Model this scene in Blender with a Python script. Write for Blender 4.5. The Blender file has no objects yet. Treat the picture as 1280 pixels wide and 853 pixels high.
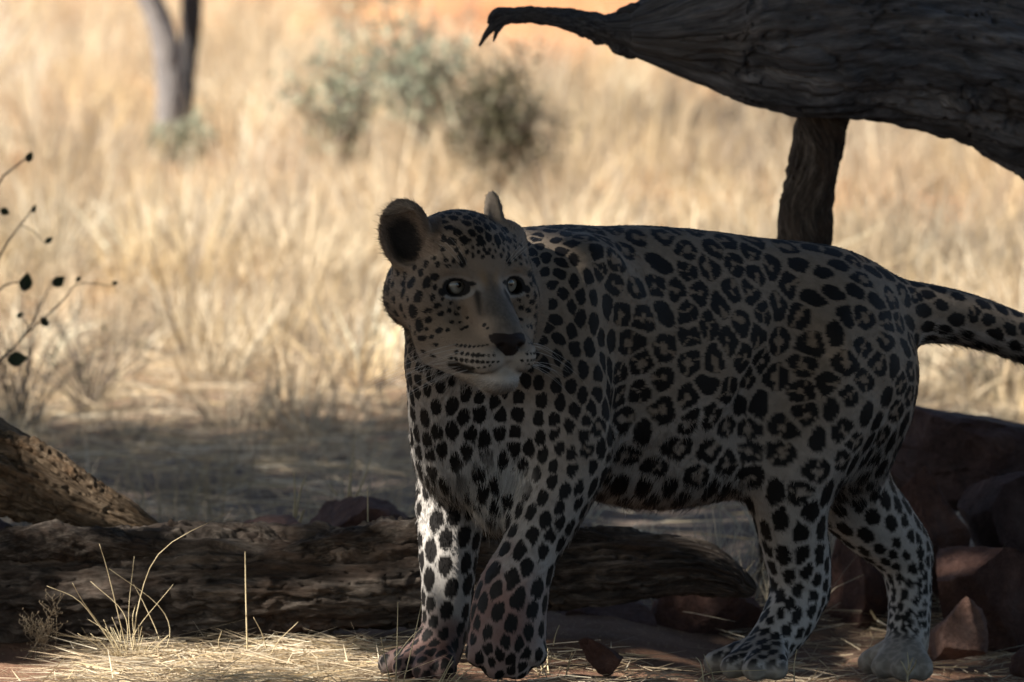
import bpy, bmesh, math, random
import numpy as np
from mathutils import Vector, Matrix
from mathutils.bvhtree import BVHTree

rng = np.random.default_rng(7)
random.seed(7)
scene = bpy.context.scene
COL = scene.collection
R = math.radians

# ------------------------------------------------------------------ camera
CAM = np.array((0.0, -8.0, 1.15))
PITCH = R(4.65)
FPX = 6684.0                                   # focal length in photo pixels (1280 wide)
cam_data = bpy.data.cameras.new('camera')
cam = bpy.data.objects.new('camera', cam_data)
COL.objects.link(cam)
cam.location = CAM
cam.rotation_euler = (R(90) - PITCH, 0, 0)
cam_data.sensor_width = 36.0
cam_data.lens = 36.0 * FPX / 1280.0
cam_data.clip_start = 0.1
cam_data.clip_end = 3000
cam_data.dof.use_dof = True
cam_data.dof.focus_distance = 7.84
cam_data.dof.aperture_fstop = 5.4
cam_data.dof.aperture_blades = 7
scene.camera = cam

# ------------------------------------------------------------------ sky, sun, exposure
SUN_EL, SUN_AZ = R(40), R(25)                  # azimuth: from the left, swung towards the camera
SUN = np.array((-math.cos(SUN_EL) * math.cos(SUN_AZ), -math.cos(SUN_EL) * math.sin(SUN_AZ), math.sin(SUN_EL)))
world = bpy.data.worlds.new('World')
scene.world = world
world.use_nodes = True
wn = world.node_tree.nodes
wl = world.node_tree.links
bg = wn['Background']
sky = wn.new('ShaderNodeTexSky')
sky.sky_type = 'NISHITA'
sky.sun_disc = False
sky.sun_elevation = SUN_EL
sky.sun_rotation = math.atan2(SUN[0], SUN[1])
sky.air_density = 1.0
sky.dust_density = 1.5
wl.new(sky.outputs[0], bg.inputs[0])
bg.inputs[1].default_value = 0.052
sun_data = bpy.data.lights.new('sun', 'SUN')
sun_data.energy = 5.0
sun_data.angle = R(0.55)
sun_data.color = (1.0, 0.935, 0.835)
sun = bpy.data.objects.new('sun', sun_data)
COL.objects.link(sun)
sun.rotation_euler = Vector(SUN).to_track_quat('Z', 'Y').to_euler()
sun.location = SUN * 30
scene.view_settings.view_transform = 'Standard'
scene.view_settings.look = 'None'
scene.view_settings.exposure = 1.34
scene.view_settings.gamma = 1.0
scene.view_settings.use_curve_mapping = False
scene.cycles.use_denoising = True
scene.cycles.max_bounces = 6
scene.cycles.diffuse_bounces = 3
scene.cycles.transparent_max_bounces = 8
scene.cycles_curves.shape = 'RIBBONS'

# ------------------------------------------------------------------ helpers
def at(px, py, Y):
    """world point at depth Y seen at photo position (px, py)"""
    u = (px - 640.0) / FPX
    v = (426.5 - py) / FPX
    d = np.array((u, math.cos(PITCH) + v * math.sin(PITCH), v * math.cos(PITCH) - math.sin(PITCH)))
    return CAM + d * ((Y - CAM[1]) / d[1])

def pxm(Y):
    return (Y - CAM[1]) / FPX                  # metres per photo pixel at depth Y

def link(o, parent=None):
    COL.objects.link(o)
    if parent is not None:
        o.parent = parent
    return o

def tag(o, label=None, cat=None, group=None, kind=None):
    if label: o['label'] = label
    if cat: o['category'] = cat
    if group: o['group'] = group
    if kind: o['kind'] = kind
    return o

def mesh_obj(name, verts, faces, mats, parent=None, smooth=True):
    me = bpy.data.meshes.new(name)
    verts = np.asarray(verts, dtype=np.float32)
    if isinstance(faces, np.ndarray):
        n, k = faces.shape
        me.vertices.add(len(verts))
        me.vertices.foreach_set('co', verts.ravel())
        me.loops.add(n * k)
        me.loops.foreach_set('vertex_index', faces.astype(np.int32).ravel())
        me.polygons.add(n)
        me.polygons.foreach_set('loop_start', np.arange(0, n * k, k, dtype=np.int32))
        me.update(calc_edges=True)
        me.validate()
    else:
        me.from_pydata([tuple(v) for v in verts], [], faces)
    for m in (mats if isinstance(mats, (list, tuple)) else [mats]):
        me.materials.append(m)
    if smooth:
        me.polygons.foreach_set('use_smooth', np.ones(len(me.polygons), dtype=bool))
    o = bpy.data.objects.new(name, me)
    return link(o, parent)

class NT:
    """small node-tree builder"""
    def __init__(self, name):
        self.m = bpy.data.materials.new(name)
        self.m.use_nodes = True
        self.t = self.m.node_tree
        self.b = self.t.nodes['Principled BSDF']
        self.out = self.t.nodes['Material Output']
        self.tc = None
    def n(self, kind, **kw):
        nd = self.t.nodes.new('ShaderNode' + kind)
        for k, v in kw.items():
            setattr(nd, k, v)
        return nd
    def l(self, a, b):
        self.t.links.new(a, b)
    def obj(self):
        if self.tc is None:
            self.tc = self.n('TexCoord')
        return self.tc.outputs['Object']
    def mapped(self, scale=(1, 1, 1), rot=(0, 0, 0), vec=None):
        mp = self.n('Mapping')
        mp.inputs['Scale'].default_value = scale
        mp.inputs['Rotation'].default_value = rot
        self.l(vec or self.obj(), mp.inputs['Vector'])
        return mp.outputs[0]
    def noise(self, scale, detail=5, rough=0.6, vec=None, dist=0.0):
        nd = self.n('TexNoise')
        nd.inputs['Scale'].default_value = scale
        nd.inputs['Detail'].default_value = detail
        nd.inputs['Roughness'].default_value = rough
        nd.inputs['Distortion'].default_value = dist
        self.l(vec or self.obj(), nd.inputs['Vector'])
        return nd.outputs['Fac']
    def ramp(self, fac, stops, interp='LINEAR'):
        nd = self.n('ValToRGB')
        cr = nd.color_ramp
        cr.interpolation = interp
        while len(cr.elements) < len(stops):
            cr.elements.new(0.5)
        for e, (p, c) in zip(cr.elements, stops):
            e.position = p
            e.color = (c[0], c[1], c[2], 1) if not isinstance(c, (int, float)) else (c, c, c, 1)
        self.l(fac, nd.inputs[0])
        return nd.outputs[0]
    def mix(self, fac, a, b, mode='MIX'):
        nd = self.n('MixRGB', blend_type=mode)
        for s, v in ((0, fac), (1, a), (2, b)):
            if isinstance(v, (int, float)):
                nd.inputs[s].default_value = v if s == 0 else (v, v, v, 1)
            elif isinstance(v, (tuple, list)):
                nd.inputs[s].default_value = (*v[:3], 1)
            else:
                self.l(v, nd.inputs[s])
        return nd.outputs[0]
    def math(self, op, a, b=0.0):
        nd = self.n('Math', operation=op)
        for s, v in ((0, a), (1, b)):
            if isinstance(v, (int, float)):
                nd.inputs[s].default_value = v
            else:
                self.l(v, nd.inputs[s])
        return nd.outputs[0]
    def attr(self, name):
        nd = self.n('Attribute')
        nd.attribute_name = name
        return nd
    def bump(self, h, strength=0.5, dist=0.01, prev=None):
        nd = self.n('Bump')
        nd.inputs['Strength'].default_value = strength
        nd.inputs['Distance'].default_value = dist
        self.l(h, nd.inputs['Height'])
        if prev is not None:
            self.l(prev, nd.inputs['Normal'])
        self.l(nd.outputs[0], self.b.inputs['Normal'])
        return nd.outputs[0]
    def col(self, c):
        if isinstance(c, (tuple, list)):
            self.b.inputs['Base Color'].default_value = (*c[:3], 1)
        else:
            self.l(c, self.b.inputs['Base Color'])
    def rough(self, r, spec=None):
        self.b.inputs['Roughness'].default_value = r
        if spec is not None:
            self.b.inputs['Specular IOR Level'].default_value = spec
        return self

def unit(v):
    v = np.asarray(v, dtype=float)
    return v / (np.linalg.norm(v, axis=-1, keepdims=True) + 1e-12)

def vnoise(p, seed=0):
    """smooth value noise of points (n,3) -> (n,), range -1..1"""
    p = np.asarray(p, dtype=np.float64)
    i = np.floor(p).astype(np.int64)
    f = p - i
    f = f * f * (3 - 2 * f)
    def h(ix, iy, iz):
        n = (ix * 374761393 + iy * 668265263 + iz * 2147483647 + seed * 974711) & 0xffffffff
        n = ((n ^ (n >> 13)) * 1274126177) & 0xffffffff
        n = (n ^ (n >> 16)) & 0xffff
        return n / 32767.5 - 1.0
    r = 0
    for a in (0, 1):
        for b in (0, 1):
            for c in (0, 1):
                w = (f[:, 0] if a else 1 - f[:, 0]) * (f[:, 1] if b else 1 - f[:, 1]) * (f[:, 2] if c else 1 - f[:, 2])
                r = r + w * h(i[:, 0] + a, i[:, 1] + b, i[:, 2] + c)
    return r

def fbm(p, octaves=4, seed=0, gain=0.5):
    p = np.asarray(p, dtype=np.float64)
    s, a = 0, 1.0
    for o in range(octaves):
        s = s + a * vnoise(p * 2 ** o, seed + o * 17)
        a *= gain
    return s

def sstep(a, b, x):
    t = np.clip((x - a) / (b - a), 0, 1)
    return t * t * (3 - 2 * t)
FUR_COUNT = 420000
# ------------------------------------------------------------------ the leopard: one continuous skin grown from a distance field
BD = unit((0.866, 0.5, 0.0))                   # along the spine, towards the tail
BN = unit((0.5, -0.866, 0.0))                  # towards the animal's left flank (the one seen)
BZ = np.array((0.0, 0.0, 1.0))
PSI = R(26)
HL = np.array((math.cos(PSI), math.sin(PSI), 0.0))     # head: its left
HF = np.array((math.sin(PSI), -math.cos(PSI), 0.0))    # head: forward
HO = at(606, 356, -0.40)
HS = pxm(-0.40)
def hp(l, f, u):
    return HO + (HL * l + HF * f + BZ * u) * HS

class Field:
    def __init__(self, xs, ys, zs):
        self.ax = [np.asarray(a, dtype=np.float32) for a in (xs, ys, zs)]
        self.v = np.full([len(a) for a in self.ax], 0.3, dtype=np.float32)
    def box(self, lo, hi):
        s = []
        for a, l, h in zip(self.ax, lo, hi):
            i0 = max(0, int(np.searchsorted(a, l)) - 1)
            i1 = min(len(a), int(np.searchsorted(a, h)) + 1)
            s.append(slice(i0, i1))
        if any(q.stop - q.start < 1 for q in s):
            return None, None
        g = np.meshgrid(*[a[q] for a, q in zip(self.ax, s)], indexing='ij', sparse=True)
        return tuple(s), g
    def _blend(self, s, d, k):
        a = self.v[s]
        h = np.maximum(k - np.abs(a - d), 0) / k
        self.v[s] = np.minimum(a, d) - h * h * (k * 0.25)
    def _cut(self, s, d, k):
        a = self.v[s]
        h = np.maximum(k - np.abs(a + d), 0) / k
        self.v[s] = np.maximum(a, -d) + h * h * (k * 0.25)
    def cone(self, a, b, ra, rb, k=0.03, cut=False):
        a, b = np.asarray(a), np.asarray(b)
        m = max(ra, rb) + k + 0.012
        s, g = self.box(np.minimum(a, b) - m, np.maximum(a, b) + m)
        if s is None: return
        ab = b - a
        t = np.clip(sum((g[i] - a[i]) * ab[i] for i in range(3)) / (ab @ ab), 0, 1).astype(np.float32)
        d = np.sqrt(sum((g[i] - (a[i] + t * ab[i])) ** 2 for i in range(3))) - (ra + (rb - ra) * t)
        (self._cut if cut else self._blend)(s, d.astype(np.float32), k)
    def chain(self, pts, rad, k=0.03):
        """limb as one smooth tapered tube through pts (so that joints do not swell)"""
        pts, rad = np.asarray(pts, float), np.asarray(rad, float)
        q = np.column_stack([pts, rad])
        q = np.vstack([2 * q[0] - q[1], q, 2 * q[-1] - q[-2]])
        out = []
        for i in range(1, len(q) - 2):
            for t in np.linspace(0, 1, 8)[:-1]:
                a, b, c, d = q[i - 1:i + 3]
                out.append(0.5 * (2 * b + (c - a) * t + (2 * a - 5 * b + 4 * c - d) * t * t + (3 * b - a - 3 * c + d) * t ** 3))
        out.append(q[-2])
        out = np.array(out)
        P, r = out[:, :3], out[:, 3]
        m = r.max() + k + 0.012
        s, g = self.box(P.min(0) - m, P.max(0) + m)
        D = None
        for a, b, ra, rb in zip(P[:-1], P[1:], r[:-1], r[1:]):
            ab = b - a
            t = np.clip(sum((g[i] - a[i]) * ab[i] for i in range(3)) / (ab @ ab), 0, 1).astype(np.float32)
            d = (np.sqrt(sum((g[i] - (a[i] + t * ab[i])) ** 2 for i in range(3))) - (ra + (rb - ra) * t)).astype(np.float32)
            D = d if D is None else np.minimum(D, d)
        self._blend(s, D, k)
    def ell(self, c, r, A=None, k=0.03, cut=False):
        c = np.asarray(c)
        A = np.eye(3) if A is None else np.asarray(A)          # rows: axes
        m = np.sqrt(((A * np.asarray(r)[:, None]) ** 2).sum(0)) + k + 0.012
        s, g = self.box(c - m, c + m)
        if s is None: return
        k0 = k1 = 0
        for i in range(3):
            q = sum((g[j] - c[j]) * A[i, j] for j in range(3)) / r[i]
            k0 = k0 + q * q
            k1 = k1 + (q / r[i]) ** 2
        k0, k1 = np.sqrt(k0), np.sqrt(k1)
        d = k0 * (k0 - 1) / np.maximum(k1, 1e-6)
        (self._cut if cut else self._blend)(s, d.astype(np.float32), k)
    def mesh(self):
        v = self.v
        ins = v < 0
        c = ins[:-1, :-1, :-1].astype(np.int8)
        cnt = sum(ins[a:v.shape[0] - 1 + a, b:v.shape[1] - 1 + b, d:v.shape[2] - 1 + d].astype(np.int8)
                  for a in (0, 1) for b in (0, 1) for d in (0, 1))
        act = (cnt > 0) & (cnt < 8)
        I = np.argwhere(act)
        idx = np.full(act.shape, -1, dtype=np.int32)
        idx[tuple(I.T)] = np.arange(len(I))
        P = np.zeros((len(I), 3)); N = np.zeros(len(I))
        corners = [(a, b, d) for a in (0, 1) for b in (0, 1) for d in (0, 1)]
        for p in corners:
            for ax in range(3):
                if p[ax]: continue
                q = list(p); q[ax] = 1
                ip, iq = I + np.array(p), I + np.array(q)
                vp, vq = v[tuple(ip.T)], v[tuple(iq.T)]
                m = (vp < 0) != (vq < 0)
                t = np.where(m, vp / np.where(m, vp - vq, 1), 0)
                for k in range(3):
                    A = self.ax[k]
                    xp, xq = A[ip[:, k]], A[iq[:, k]]
                    P[:, k] += np.where(m, xp + (xq - xp) * t, 0)
                N += m
        P /= N[:, None]
        quads = []
        for ax in range(3):
            b, d = (ax + 1) % 3, (ax + 2) % 3
            sl0 = [slice(None)] * 3; sl1 = [slice(None)] * 3
            sl0[ax] = slice(0, -1); sl1[ax] = slice(1, None)
            A0, A1 = ins[tuple(sl0)], ins[tuple(sl1)]
            E = np.argwhere(A0 != A1)
            E = E[(E[:, b] > 0) & (E[:, d] > 0) & (E[:, b] < v.shape[b] - 1) & (E[:, d] < v.shape[d] - 1)]
            flip = A0[tuple(E.T)]
            def cell(db, dd):
                F = E.copy(); F[:, b] -= db; F[:, d] -= dd
                return idx[tuple(F.T)]
            q = np.stack([cell(1, 1), cell(0, 1), cell(0, 0), cell(1, 0)], 1)
            q[~flip] = q[~flip][:, ::-1]
            quads.append(q)
        Q = np.concatenate(quads)
        Q = Q[(Q >= 0).all(1)]
        return P, Q

def axis(lo, hi, flo, fhi, fine, coarse):
    out = [lo]
    x = lo
    while x < hi:
        dist = max(flo - x, x - fhi, 0.0)
        x += min(coarse, fine + dist * 0.12)
        out.append(x)
    return np.array(out)

FINE = 0.0019
hmin = hp(0, -40, -25) - np.array((0.15, 0.14, 0.16)); hmax = hp(0, -40, -25) + np.array((0.13, 0.13, 0.175))
F = Field(axis(-0.25, 1.05, hmin[0], hmax[0], FINE, 0.0055),
          axis(-0.62, 0.55, hmin[1], hmax[1], FINE, 0.0055),
          axis(-0.09, 0.78, hmin[2], hmax[2], FINE, 0.0055))
BONES = []                                     # (a, b, fur direction) - strands lie along these
def bone(a, b, d=None):
    a, b = np.asarray(a, float), np.asarray(b, float)
    BONES.append((a, b, unit(b - a) if d is None else unit(d)))
def pc(a, b, k=0.03, fur=True):
    """tapered limb segment; a, b = (px, py, Y, radius in px)"""
    A, B = at(*a[:3]), at(*b[:3])
    F.cone(A, B, a[3] * pxm(a[2]), b[3] * pxm(b[2]), k)
    if fur: bone(A, B)
def limb(pts, k=0.03):
    P = [at(*p[:3]) for p in pts]
    F.chain(P, [p[3] * pxm(p[2]) for p in pts], k)
    for a, b in zip(P[:-1], P[1:]):
        bone(a, b)
BODY = np.stack([BD, BN, BZ])
def rot_about(v, ax, ang):
    return np.array(Matrix.Rotation(ang, 3, Vector(ax)) @ Vector(v))
def tilt(ang):                                  # body frame pitched about its lateral axis
    return np.stack([rot_about(BD, BN, ang), BN, rot_about(BZ, BN, ang)])

# trunk
F.ell(at(668, 470, -0.125), (0.165, 0.118, 0.180), BODY, 0.05)
F.ell(at(780, 450, -0.05), (0.245, 0.132, 0.188), BODY, 0.06)
F.ell(at(905, 452, 0.04), (0.215, 0.118, 0.168), BODY, 0.06)
F.ell(at(1030, 428, 0.13), (0.145, 0.110, 0.142), BODY, 0.06)
bone(at(640, 420, -0.15), at(1040, 420, 0.14))
F.chain([at(640, 350, -0.15), at(720, 340, -0.09), at(800, 335, -0.04), at(900, 338, 0.03), at(1000, 355, 0.10), at(1060, 386, 0.14)], [0.055, 0.052, 0.052, 0.05, 0.052, 0.05], 0.05)   # line of the back
# belly
F.ell(at(850, 575, 0.0), (0.155, 0.085, 0.066), tilt(R(4)), 0.05)
F.ell(at(925, 562, 0.04), (0.06, 0.07, 0.05), BODY, 0.05)
# neck and chest
pc((574, 366, -0.27, 78), (692, 402, -0.13, 106), 0.06)
pc((602, 420, -0.23, 78), (640, 500, -0.17, 108), 0.05)
pc((562, 465, -0.25, 52), (580, 560, -0.20, 66), 0.05)
F.ell(at(626, 597, -0.222), (0.055, 0.050, 0.074), BODY, 0.018)              # brisket
bone(at(622, 540, -0.20), at(622, 650, -0.2))
# near fore leg (lifted, paw hanging)
F.ell(at(742, 556, -0.235), (0.030, 0.030, 0.034), BODY, 0.035)
F.cone(at(735, 330, -0.175), at(690, 470, -0.225), 0.030, 0.040, 0.04)
F.ell(at(712, 445, -0.214), (0.078, 0.048, 0.150), tilt(R(-12)), 0.05)
bone(at(735, 380, -0.2), at(690, 520, -0.2))
limb([(700, 480, -0.215, 66), (714, 560, -0.235, 52), (690, 630, -0.262, 42), (662, 690, -0.28, 37), (640, 745, -0.29, 46), (633, 798, -0.295, 50)], 0.035)
for q, (tx, ty, rr) in enumerate(((600, 816, 19), (621, 830, 20), (645, 830, 20), (666, 816, 19))):
    pc((632 + (tx - 632) * .5, 795, -0.30, 20), (tx, ty, -0.318, rr), 0.004, False)
# far fore leg
limb([(612, 520, -0.10, 60), (572, 600, -0.115, 50), (562, 670, -0.13, 40), (559, 740, -0.14, 33), (556, 785, -0.145, 30), (546, 812, -0.155, 33)], 0.04)
for q, (tx, ty, TY) in enumerate(((487, 830, -0.155), (505, 835, -0.20), (530, 837, -0.225), (556, 836, -0.23))):
    pc((545, 815, -0.165, 24), (tx, ty, TY, 16), 0.003, False)
bone(at(545, 815, -0.165), at(500, 832, -0.2))
# near hind leg
F.ell(at(1042, 482, 0.047), (0.102, 0.056, 0.152), tilt(R(-16)), 0.05)
limb([(1040, 470, 0.05, 82), (1000, 570, 0.005, 60), (988, 630, 0.0, 49), (994, 690, 0.015, 41), (999, 735, 0.025, 37), (985, 775, 0.005, 34), (962, 808, -0.02, 30)], 0.04)
pc((1014, 690, 0.03, 22), (1022, 744, 0.035, 13), 0.02)
for q, (tx, ty, TY) in enumerate(((894, 829, -0.035), (915, 834, -0.085), (943, 837, -0.115), (970, 836, -0.11))):
    pc((962, 810, -0.03, 24), (tx, ty, TY, 16.5), 0.003, False)
bone(at(962, 806, -0.03), at(905, 830, -0.08))
# far hind leg
limb([(1020, 480, 0.19, 78), (1050, 590, 0.20, 60), (1090, 650, 0.225, 46), (1128, 695, 0.255, 35), (1137, 745, 0.25, 28), (1134, 805, 0.225, 28)], 0.035)
pc((1110, 640, 0.24, 22), (1148, 684, 0.27, 14), 0.03)
for q, (tx, ty, TY) in enumerate(((1087, 828, 0.21), (1104, 834, 0.155), (1129, 837, 0.13), (1152, 836, 0.14))):
    pc((1130, 812, 0.21, 24), (tx, ty, TY, 16.5), 0.003, False)
bone(at(1130, 806, 0.21), at(1095, 830, 0.16))
# rump and tail
F.ell(at(1078, 488, 0.13), (0.070, 0.085, 0.100), BODY, 0.05)
pc((1060, 560, 0.13, 50), (1066, 470, 0.12, 60), 0.05, False)
limb([(1060, 400, 0.155, 54), (1110, 390, 0.18, 41), (1150, 390, 0.20, 37), (1210, 399, 0.235, 32), (1290, 427, 0.28, 28), (1400, 480, 0.32, 25), (1480, 560, 0.34, 23), (1530, 640, 0.34, 20)], 0.04)

# hollows: behind the shoulder, before the thigh, behind the hip
def hollow(pts, r=0.05, depth=0.004, k=0.035):
    c = [np.array(p) + unit(n) * (r - depth) for p, n in pts]
    for a, b in zip(c[:-1], c[1:]):
        F.cone(a, b, r, r, k, True)
hollow([((0.150, -0.224, 0.595), (0.69, -0.67, 0.28)), ((0.166, -0.228, 0.514), (0.72, -0.68, 0.0)), ((0.171, -0.204, 0.43), (0.80, -0.56, -0.15)), ((0.160, -0.165, 0.343), (0.5, -0.75, -0.4))])
hollow([((0.425, -0.035, 0.500), (0.25, -0.93, 0.2)), ((0.395, -0.053, 0.440), (0.3, -0.95, 0.0)), ((0.368, -0.056, 0.380), (0.1, -0.99, -0.05))], 0.05, 0.004)
hollow([((0.545, -0.010, 0.520), (0.5, -0.75, 0.4)), ((0.548, -0.022, 0.440), (0.6, -0.75, 0.15))], 0.06, 0.002)
# head (pixel-sized units in the head's own frame: left, forward, up)
def he(l, f, u, rl, rf, ru, k=14, cut=False, pitch=0.0, roll=0.0, yaw=0.0, both=False):
    for sgn in ((1, -1) if both else (1,)):
        A = np.stack([HL, HF, BZ])
        M = Matrix.Rotation(sgn * yaw, 3, Vector(BZ)) @ Matrix.Rotation(sgn * roll, 3, Vector(HF)) @ Matrix.Rotation(pitch, 3, Vector(HL))
        A = np.array([M @ Vector(r) for r in A])
        F.ell(hp(sgn * l, f, u), (rl * HS, rf * HS, ru * HS), A, k * HS, cut)
def hc(a, b, ra, rb, k=14, cut=False, both=False):
    for sgn in ((1, -1) if both else (1,)):
        F.cone(hp(sgn * a[0], *a[1:]), hp(sgn * b[0], *b[1:]), ra * HS, rb * HS, k * HS, cut)
he(0, -78, 26, 72, 78, 64, 20)                                # cranium
he(0, -32, 16, 50, 42, 50, 24)                                # forehead
hc((0, -26, 4), (0, 46, -54), 27, 21, 18)                     # bridge of the nose
hc((11, -12, -12), (11, 50, -62), 21, 16, 14, both=True)      # flat broad bridge
he(21, 44, -85, 25, 30, 25, 12, both=True)                    # whisker pads
hc((24, 20, -82), (50, -30, -62), 26, 32, 18, both=True)
he(0, 44, -115, 21, 25, 16, 8)                                # chin
hc((9, 30, -111), (40, -50, -80), 16, 27, 16, both=True)     # jaw
he(58, -44, -20, 33, 46, 40, 20, both=True)                   # cheek bone
he(62, -86, -12, 33, 38, 42, 24, both=True)                   # cheek ruff
he(35, -10, 19, 22, 14, 8, 9, both=True, roll=R(12))        # brow
hc((52, -30, 20), (64, -70, 48), 22, 26, 18, both=True)
# ears: near (its right) cupped towards us, far (its left) turned away
def ear(c, axes, r, cup, k):
    F.ell(c, [q * HS for q in r], axes, k * HS)
    F.ell(np.asarray(c) + axes[1] * cup[0] * HS - axes[2] * 3 * HS, [q * HS for q in cup[1]], axes, 3 * HS, True)
def ear_axes(face, up):
    f = unit(face); u = unit(np.asarray(up) - f * (f @ np.asarray(up)))
    return np.stack([np.cross(f, u), f, u])
RE_AX = ear_axes(HF * 0.80 - HL * 0.55 + BZ * 0.10, BZ - HL * 0.16 - HF * 0.1)
RE_C = hp(-80, -62, 62)
he(-70, -68, 40, 26, 22, 26, 16)
ear(RE_C, RE_AX, (33, 12, 44), (12, (28, 19, 38)), 7)
LE_AX = ear_axes(HL * 0.97 + HF * 0.04 + BZ * 0.05, BZ * 1.0 + HL * 0.42 - HF * 0.10)
LE_C = hp(53, -82, 68)
he(58, -74, 50, 20, 22, 22, 14)
ear(LE_C, LE_AX, (25, 8, 44), (7, (17, 8, 36)), 6)
# eyes, nostrils and lips are cut in
EYES = []
for sgn in (1, -1):
    ec = hp(sgn * 36, -23, -1)
    gaze = unit(HF * 1.0 + HL * sgn * 0.20 + BZ * 0.02)
    EYES.append((ec, gaze, sgn))
    ax = unit(np.cross(gaze, BZ)); upv = np.cross(ax, gaze)
    corner = unit(ax + upv * 0.20 * (1 if sgn > 0 else -1))
    A = np.stack([corner, gaze, np.cross(corner, gaze)])
    F.ell(ec + gaze * 14 * HS - upv * 2.6 * HS, (15.5 * HS, 15 * HS, 9.8 * HS), A, 1.6 * HS, True)
he(0, 66, -68, 23, 12, 10, 5, pitch=R(-25))                              # nose leather
hc((0, 68, -72), (0, 66, -86), 9, 5, 5)
he(14, 75, -73, 6, 7, 4, 3, True, roll=R(-28), both=True)
hc((0, 80, -84), (0, 75, -102), 1.6, 1.6, 4, True)
hc((0, 75, -102), (24, 58, -109), 2.0, 2.2, 5, True, both=True)
hc((24, 58, -109), (46, 18, -101), 2.2, 2.0, 5, True, both=True)
bone(hp(0, 40, -50), hp(0, -80, 60))
bone(hp(30, 40, -90), hp(80, -80, -60)); bone(hp(-30, 40, -90), hp(-80, -80, -60))
bone(hp(20, 0, 10), hp(60, -80, 60)); bone(hp(-20, 0, 10), hp(-60, -80, 60))
bone(hp(0, 40, -120), hp(0, -40, -130))

SKV, SKQ = F.mesh()
def relax(P, Q, n, w):
    for _ in range(n):
        S = np.zeros_like(P); C = np.zeros(len(P))
        for a, b in ((0, 1), (1, 2), (2, 3), (3, 0)):
            np.add.at(S, Q[:, a], P[Q[:, b]]); np.add.at(S, Q[:, b], P[Q[:, a]])
            np.add.at(C, Q[:, a], 1); np.add.at(C, Q[:, b], 1)
        P = P + (S / np.maximum(C, 1)[:, None] - P) * w[:, None]
    return P
_hd = np.linalg.norm(SKV - hp(0, -20, -20), axis=1)
SKV = relax(SKV, SKQ, 6, 0.5 * sstep(0.16, 0.22, _hd))
# ------------------------------------------------------------------ coat: spots, colours, strands
sk_tree = BVHTree.FromPolygons([Vector(v) for v in SKV], [tuple(int(i) for i in q) for q in SKQ])
def vnormals(P, Q):
    n = np.cross(P[Q[:, 2]] - P[Q[:, 0]], P[Q[:, 3]] - P[Q[:, 1]])
    N = np.zeros_like(P)
    for i in range(4):
        np.add.at(N, Q[:, i], n)
    return unit(N)
SKN = vnormals(SKV, SKQ)
B_A = np.array([b[0] for b in BONES]); B_B = np.array([b[1] for b in BONES]); B_D = np.array([b[2] for b in BONES])

def fur_dir(P, N):
    num = np.zeros_like(P); den = np.zeros(len(P)) + 1e-9
    for a, b, d in zip(B_A, B_B, B_D):
        ab = b - a
        t = np.clip(((P - a) @ ab) / (ab @ ab), 0, 1)
        dist = np.linalg.norm(P - (a + t[:, None] * ab), axis=1)
        w = np.exp(-dist / 0.022)
        num += w[:, None] * d; den += w
    D = num / den[:, None] + np.array((0, 0, -0.12))
    D = D - N * (D * N).sum(1)[:, None]
    return unit(D)

def head_co(P):
    q = (P - HO) / HS
    return q @ HL, q @ HF, q @ BZ

SH = at(668, 470, -0.125)
def body_co(P):
    q = P - SH
    return q @ BD, q @ BN, P[:, 2]

GROUND_REF = 0.0
def headness(P):
    """1 on the head, 0 on the body"""
    l, f, u = head_co(P)
    d = np.sqrt((l / 1.05) ** 2 + (f + 45) ** 2 + ((u + 15) / 1.15) ** 2)
    d2 = np.sqrt(l ** 2 + (f - 40) ** 2 + (u + 80) ** 2)
    d3 = np.minimum(np.linalg.norm(P - RE_C, axis=1), np.linalg.norm(P - LE_C, axis=1)) / HS
    return np.maximum(np.maximum(1 - sstep(96, 118, d), 1 - sstep(58, 72, d2)), 1 - sstep(56, 66, d3 + 40 * (u < 20)))

def spacing(P, N):
    """local distance between spot centres (m), kind: 1 rosette .. 0 solid"""
    s, n, z = body_co(P)
    px = 0.0012
    sp = np.full(len(P), 33 * px)
    ros = np.ones(len(P))
    # neck and shoulder: small solid dashes
    neck = 1 - sstep(-0.04, 0.10, s)
    chest_ = sstep(-0.06, -0.14, s) * sstep(0.46, 0.40, z)
    sp = sp * (1 - neck) + (18 + 4 * chest_) * px * neck
    ros = ros * (1 - neck)
    hn = headness(P)
    sp = sp * (1 - hn) + 13.5 * px * hn
    # legs get solid, smaller spots
    leg = 1 - sstep(0.16, 0.34, z)
    sp_leg = (15 + 15.5 * sstep(0.03, 0.26, z)) * px
    sp = sp * (1 - leg) + np.minimum(sp_leg, sp * 1.2) * leg
    ros = ros * (1 - sstep(0.0, 0.5, leg))
    rump = sstep(0.36, 0.50, s)
    sp = sp * (1 - 0.12 * rump)
    ros = ros * (1 - 0.45 * rump)
    tail = sstep(0.60, 0.66, s)
    sp = sp * (1 - 0.22 * tail)
    ros = ros * (1 - 0.7 * tail)
    belly = sstep(0.35, 0.8, -N[:, 2]) * (1 - leg)
    sp = sp * (1 - 0.12 * belly); ros = ros * (1 - belly)
    return sp, ros

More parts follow.
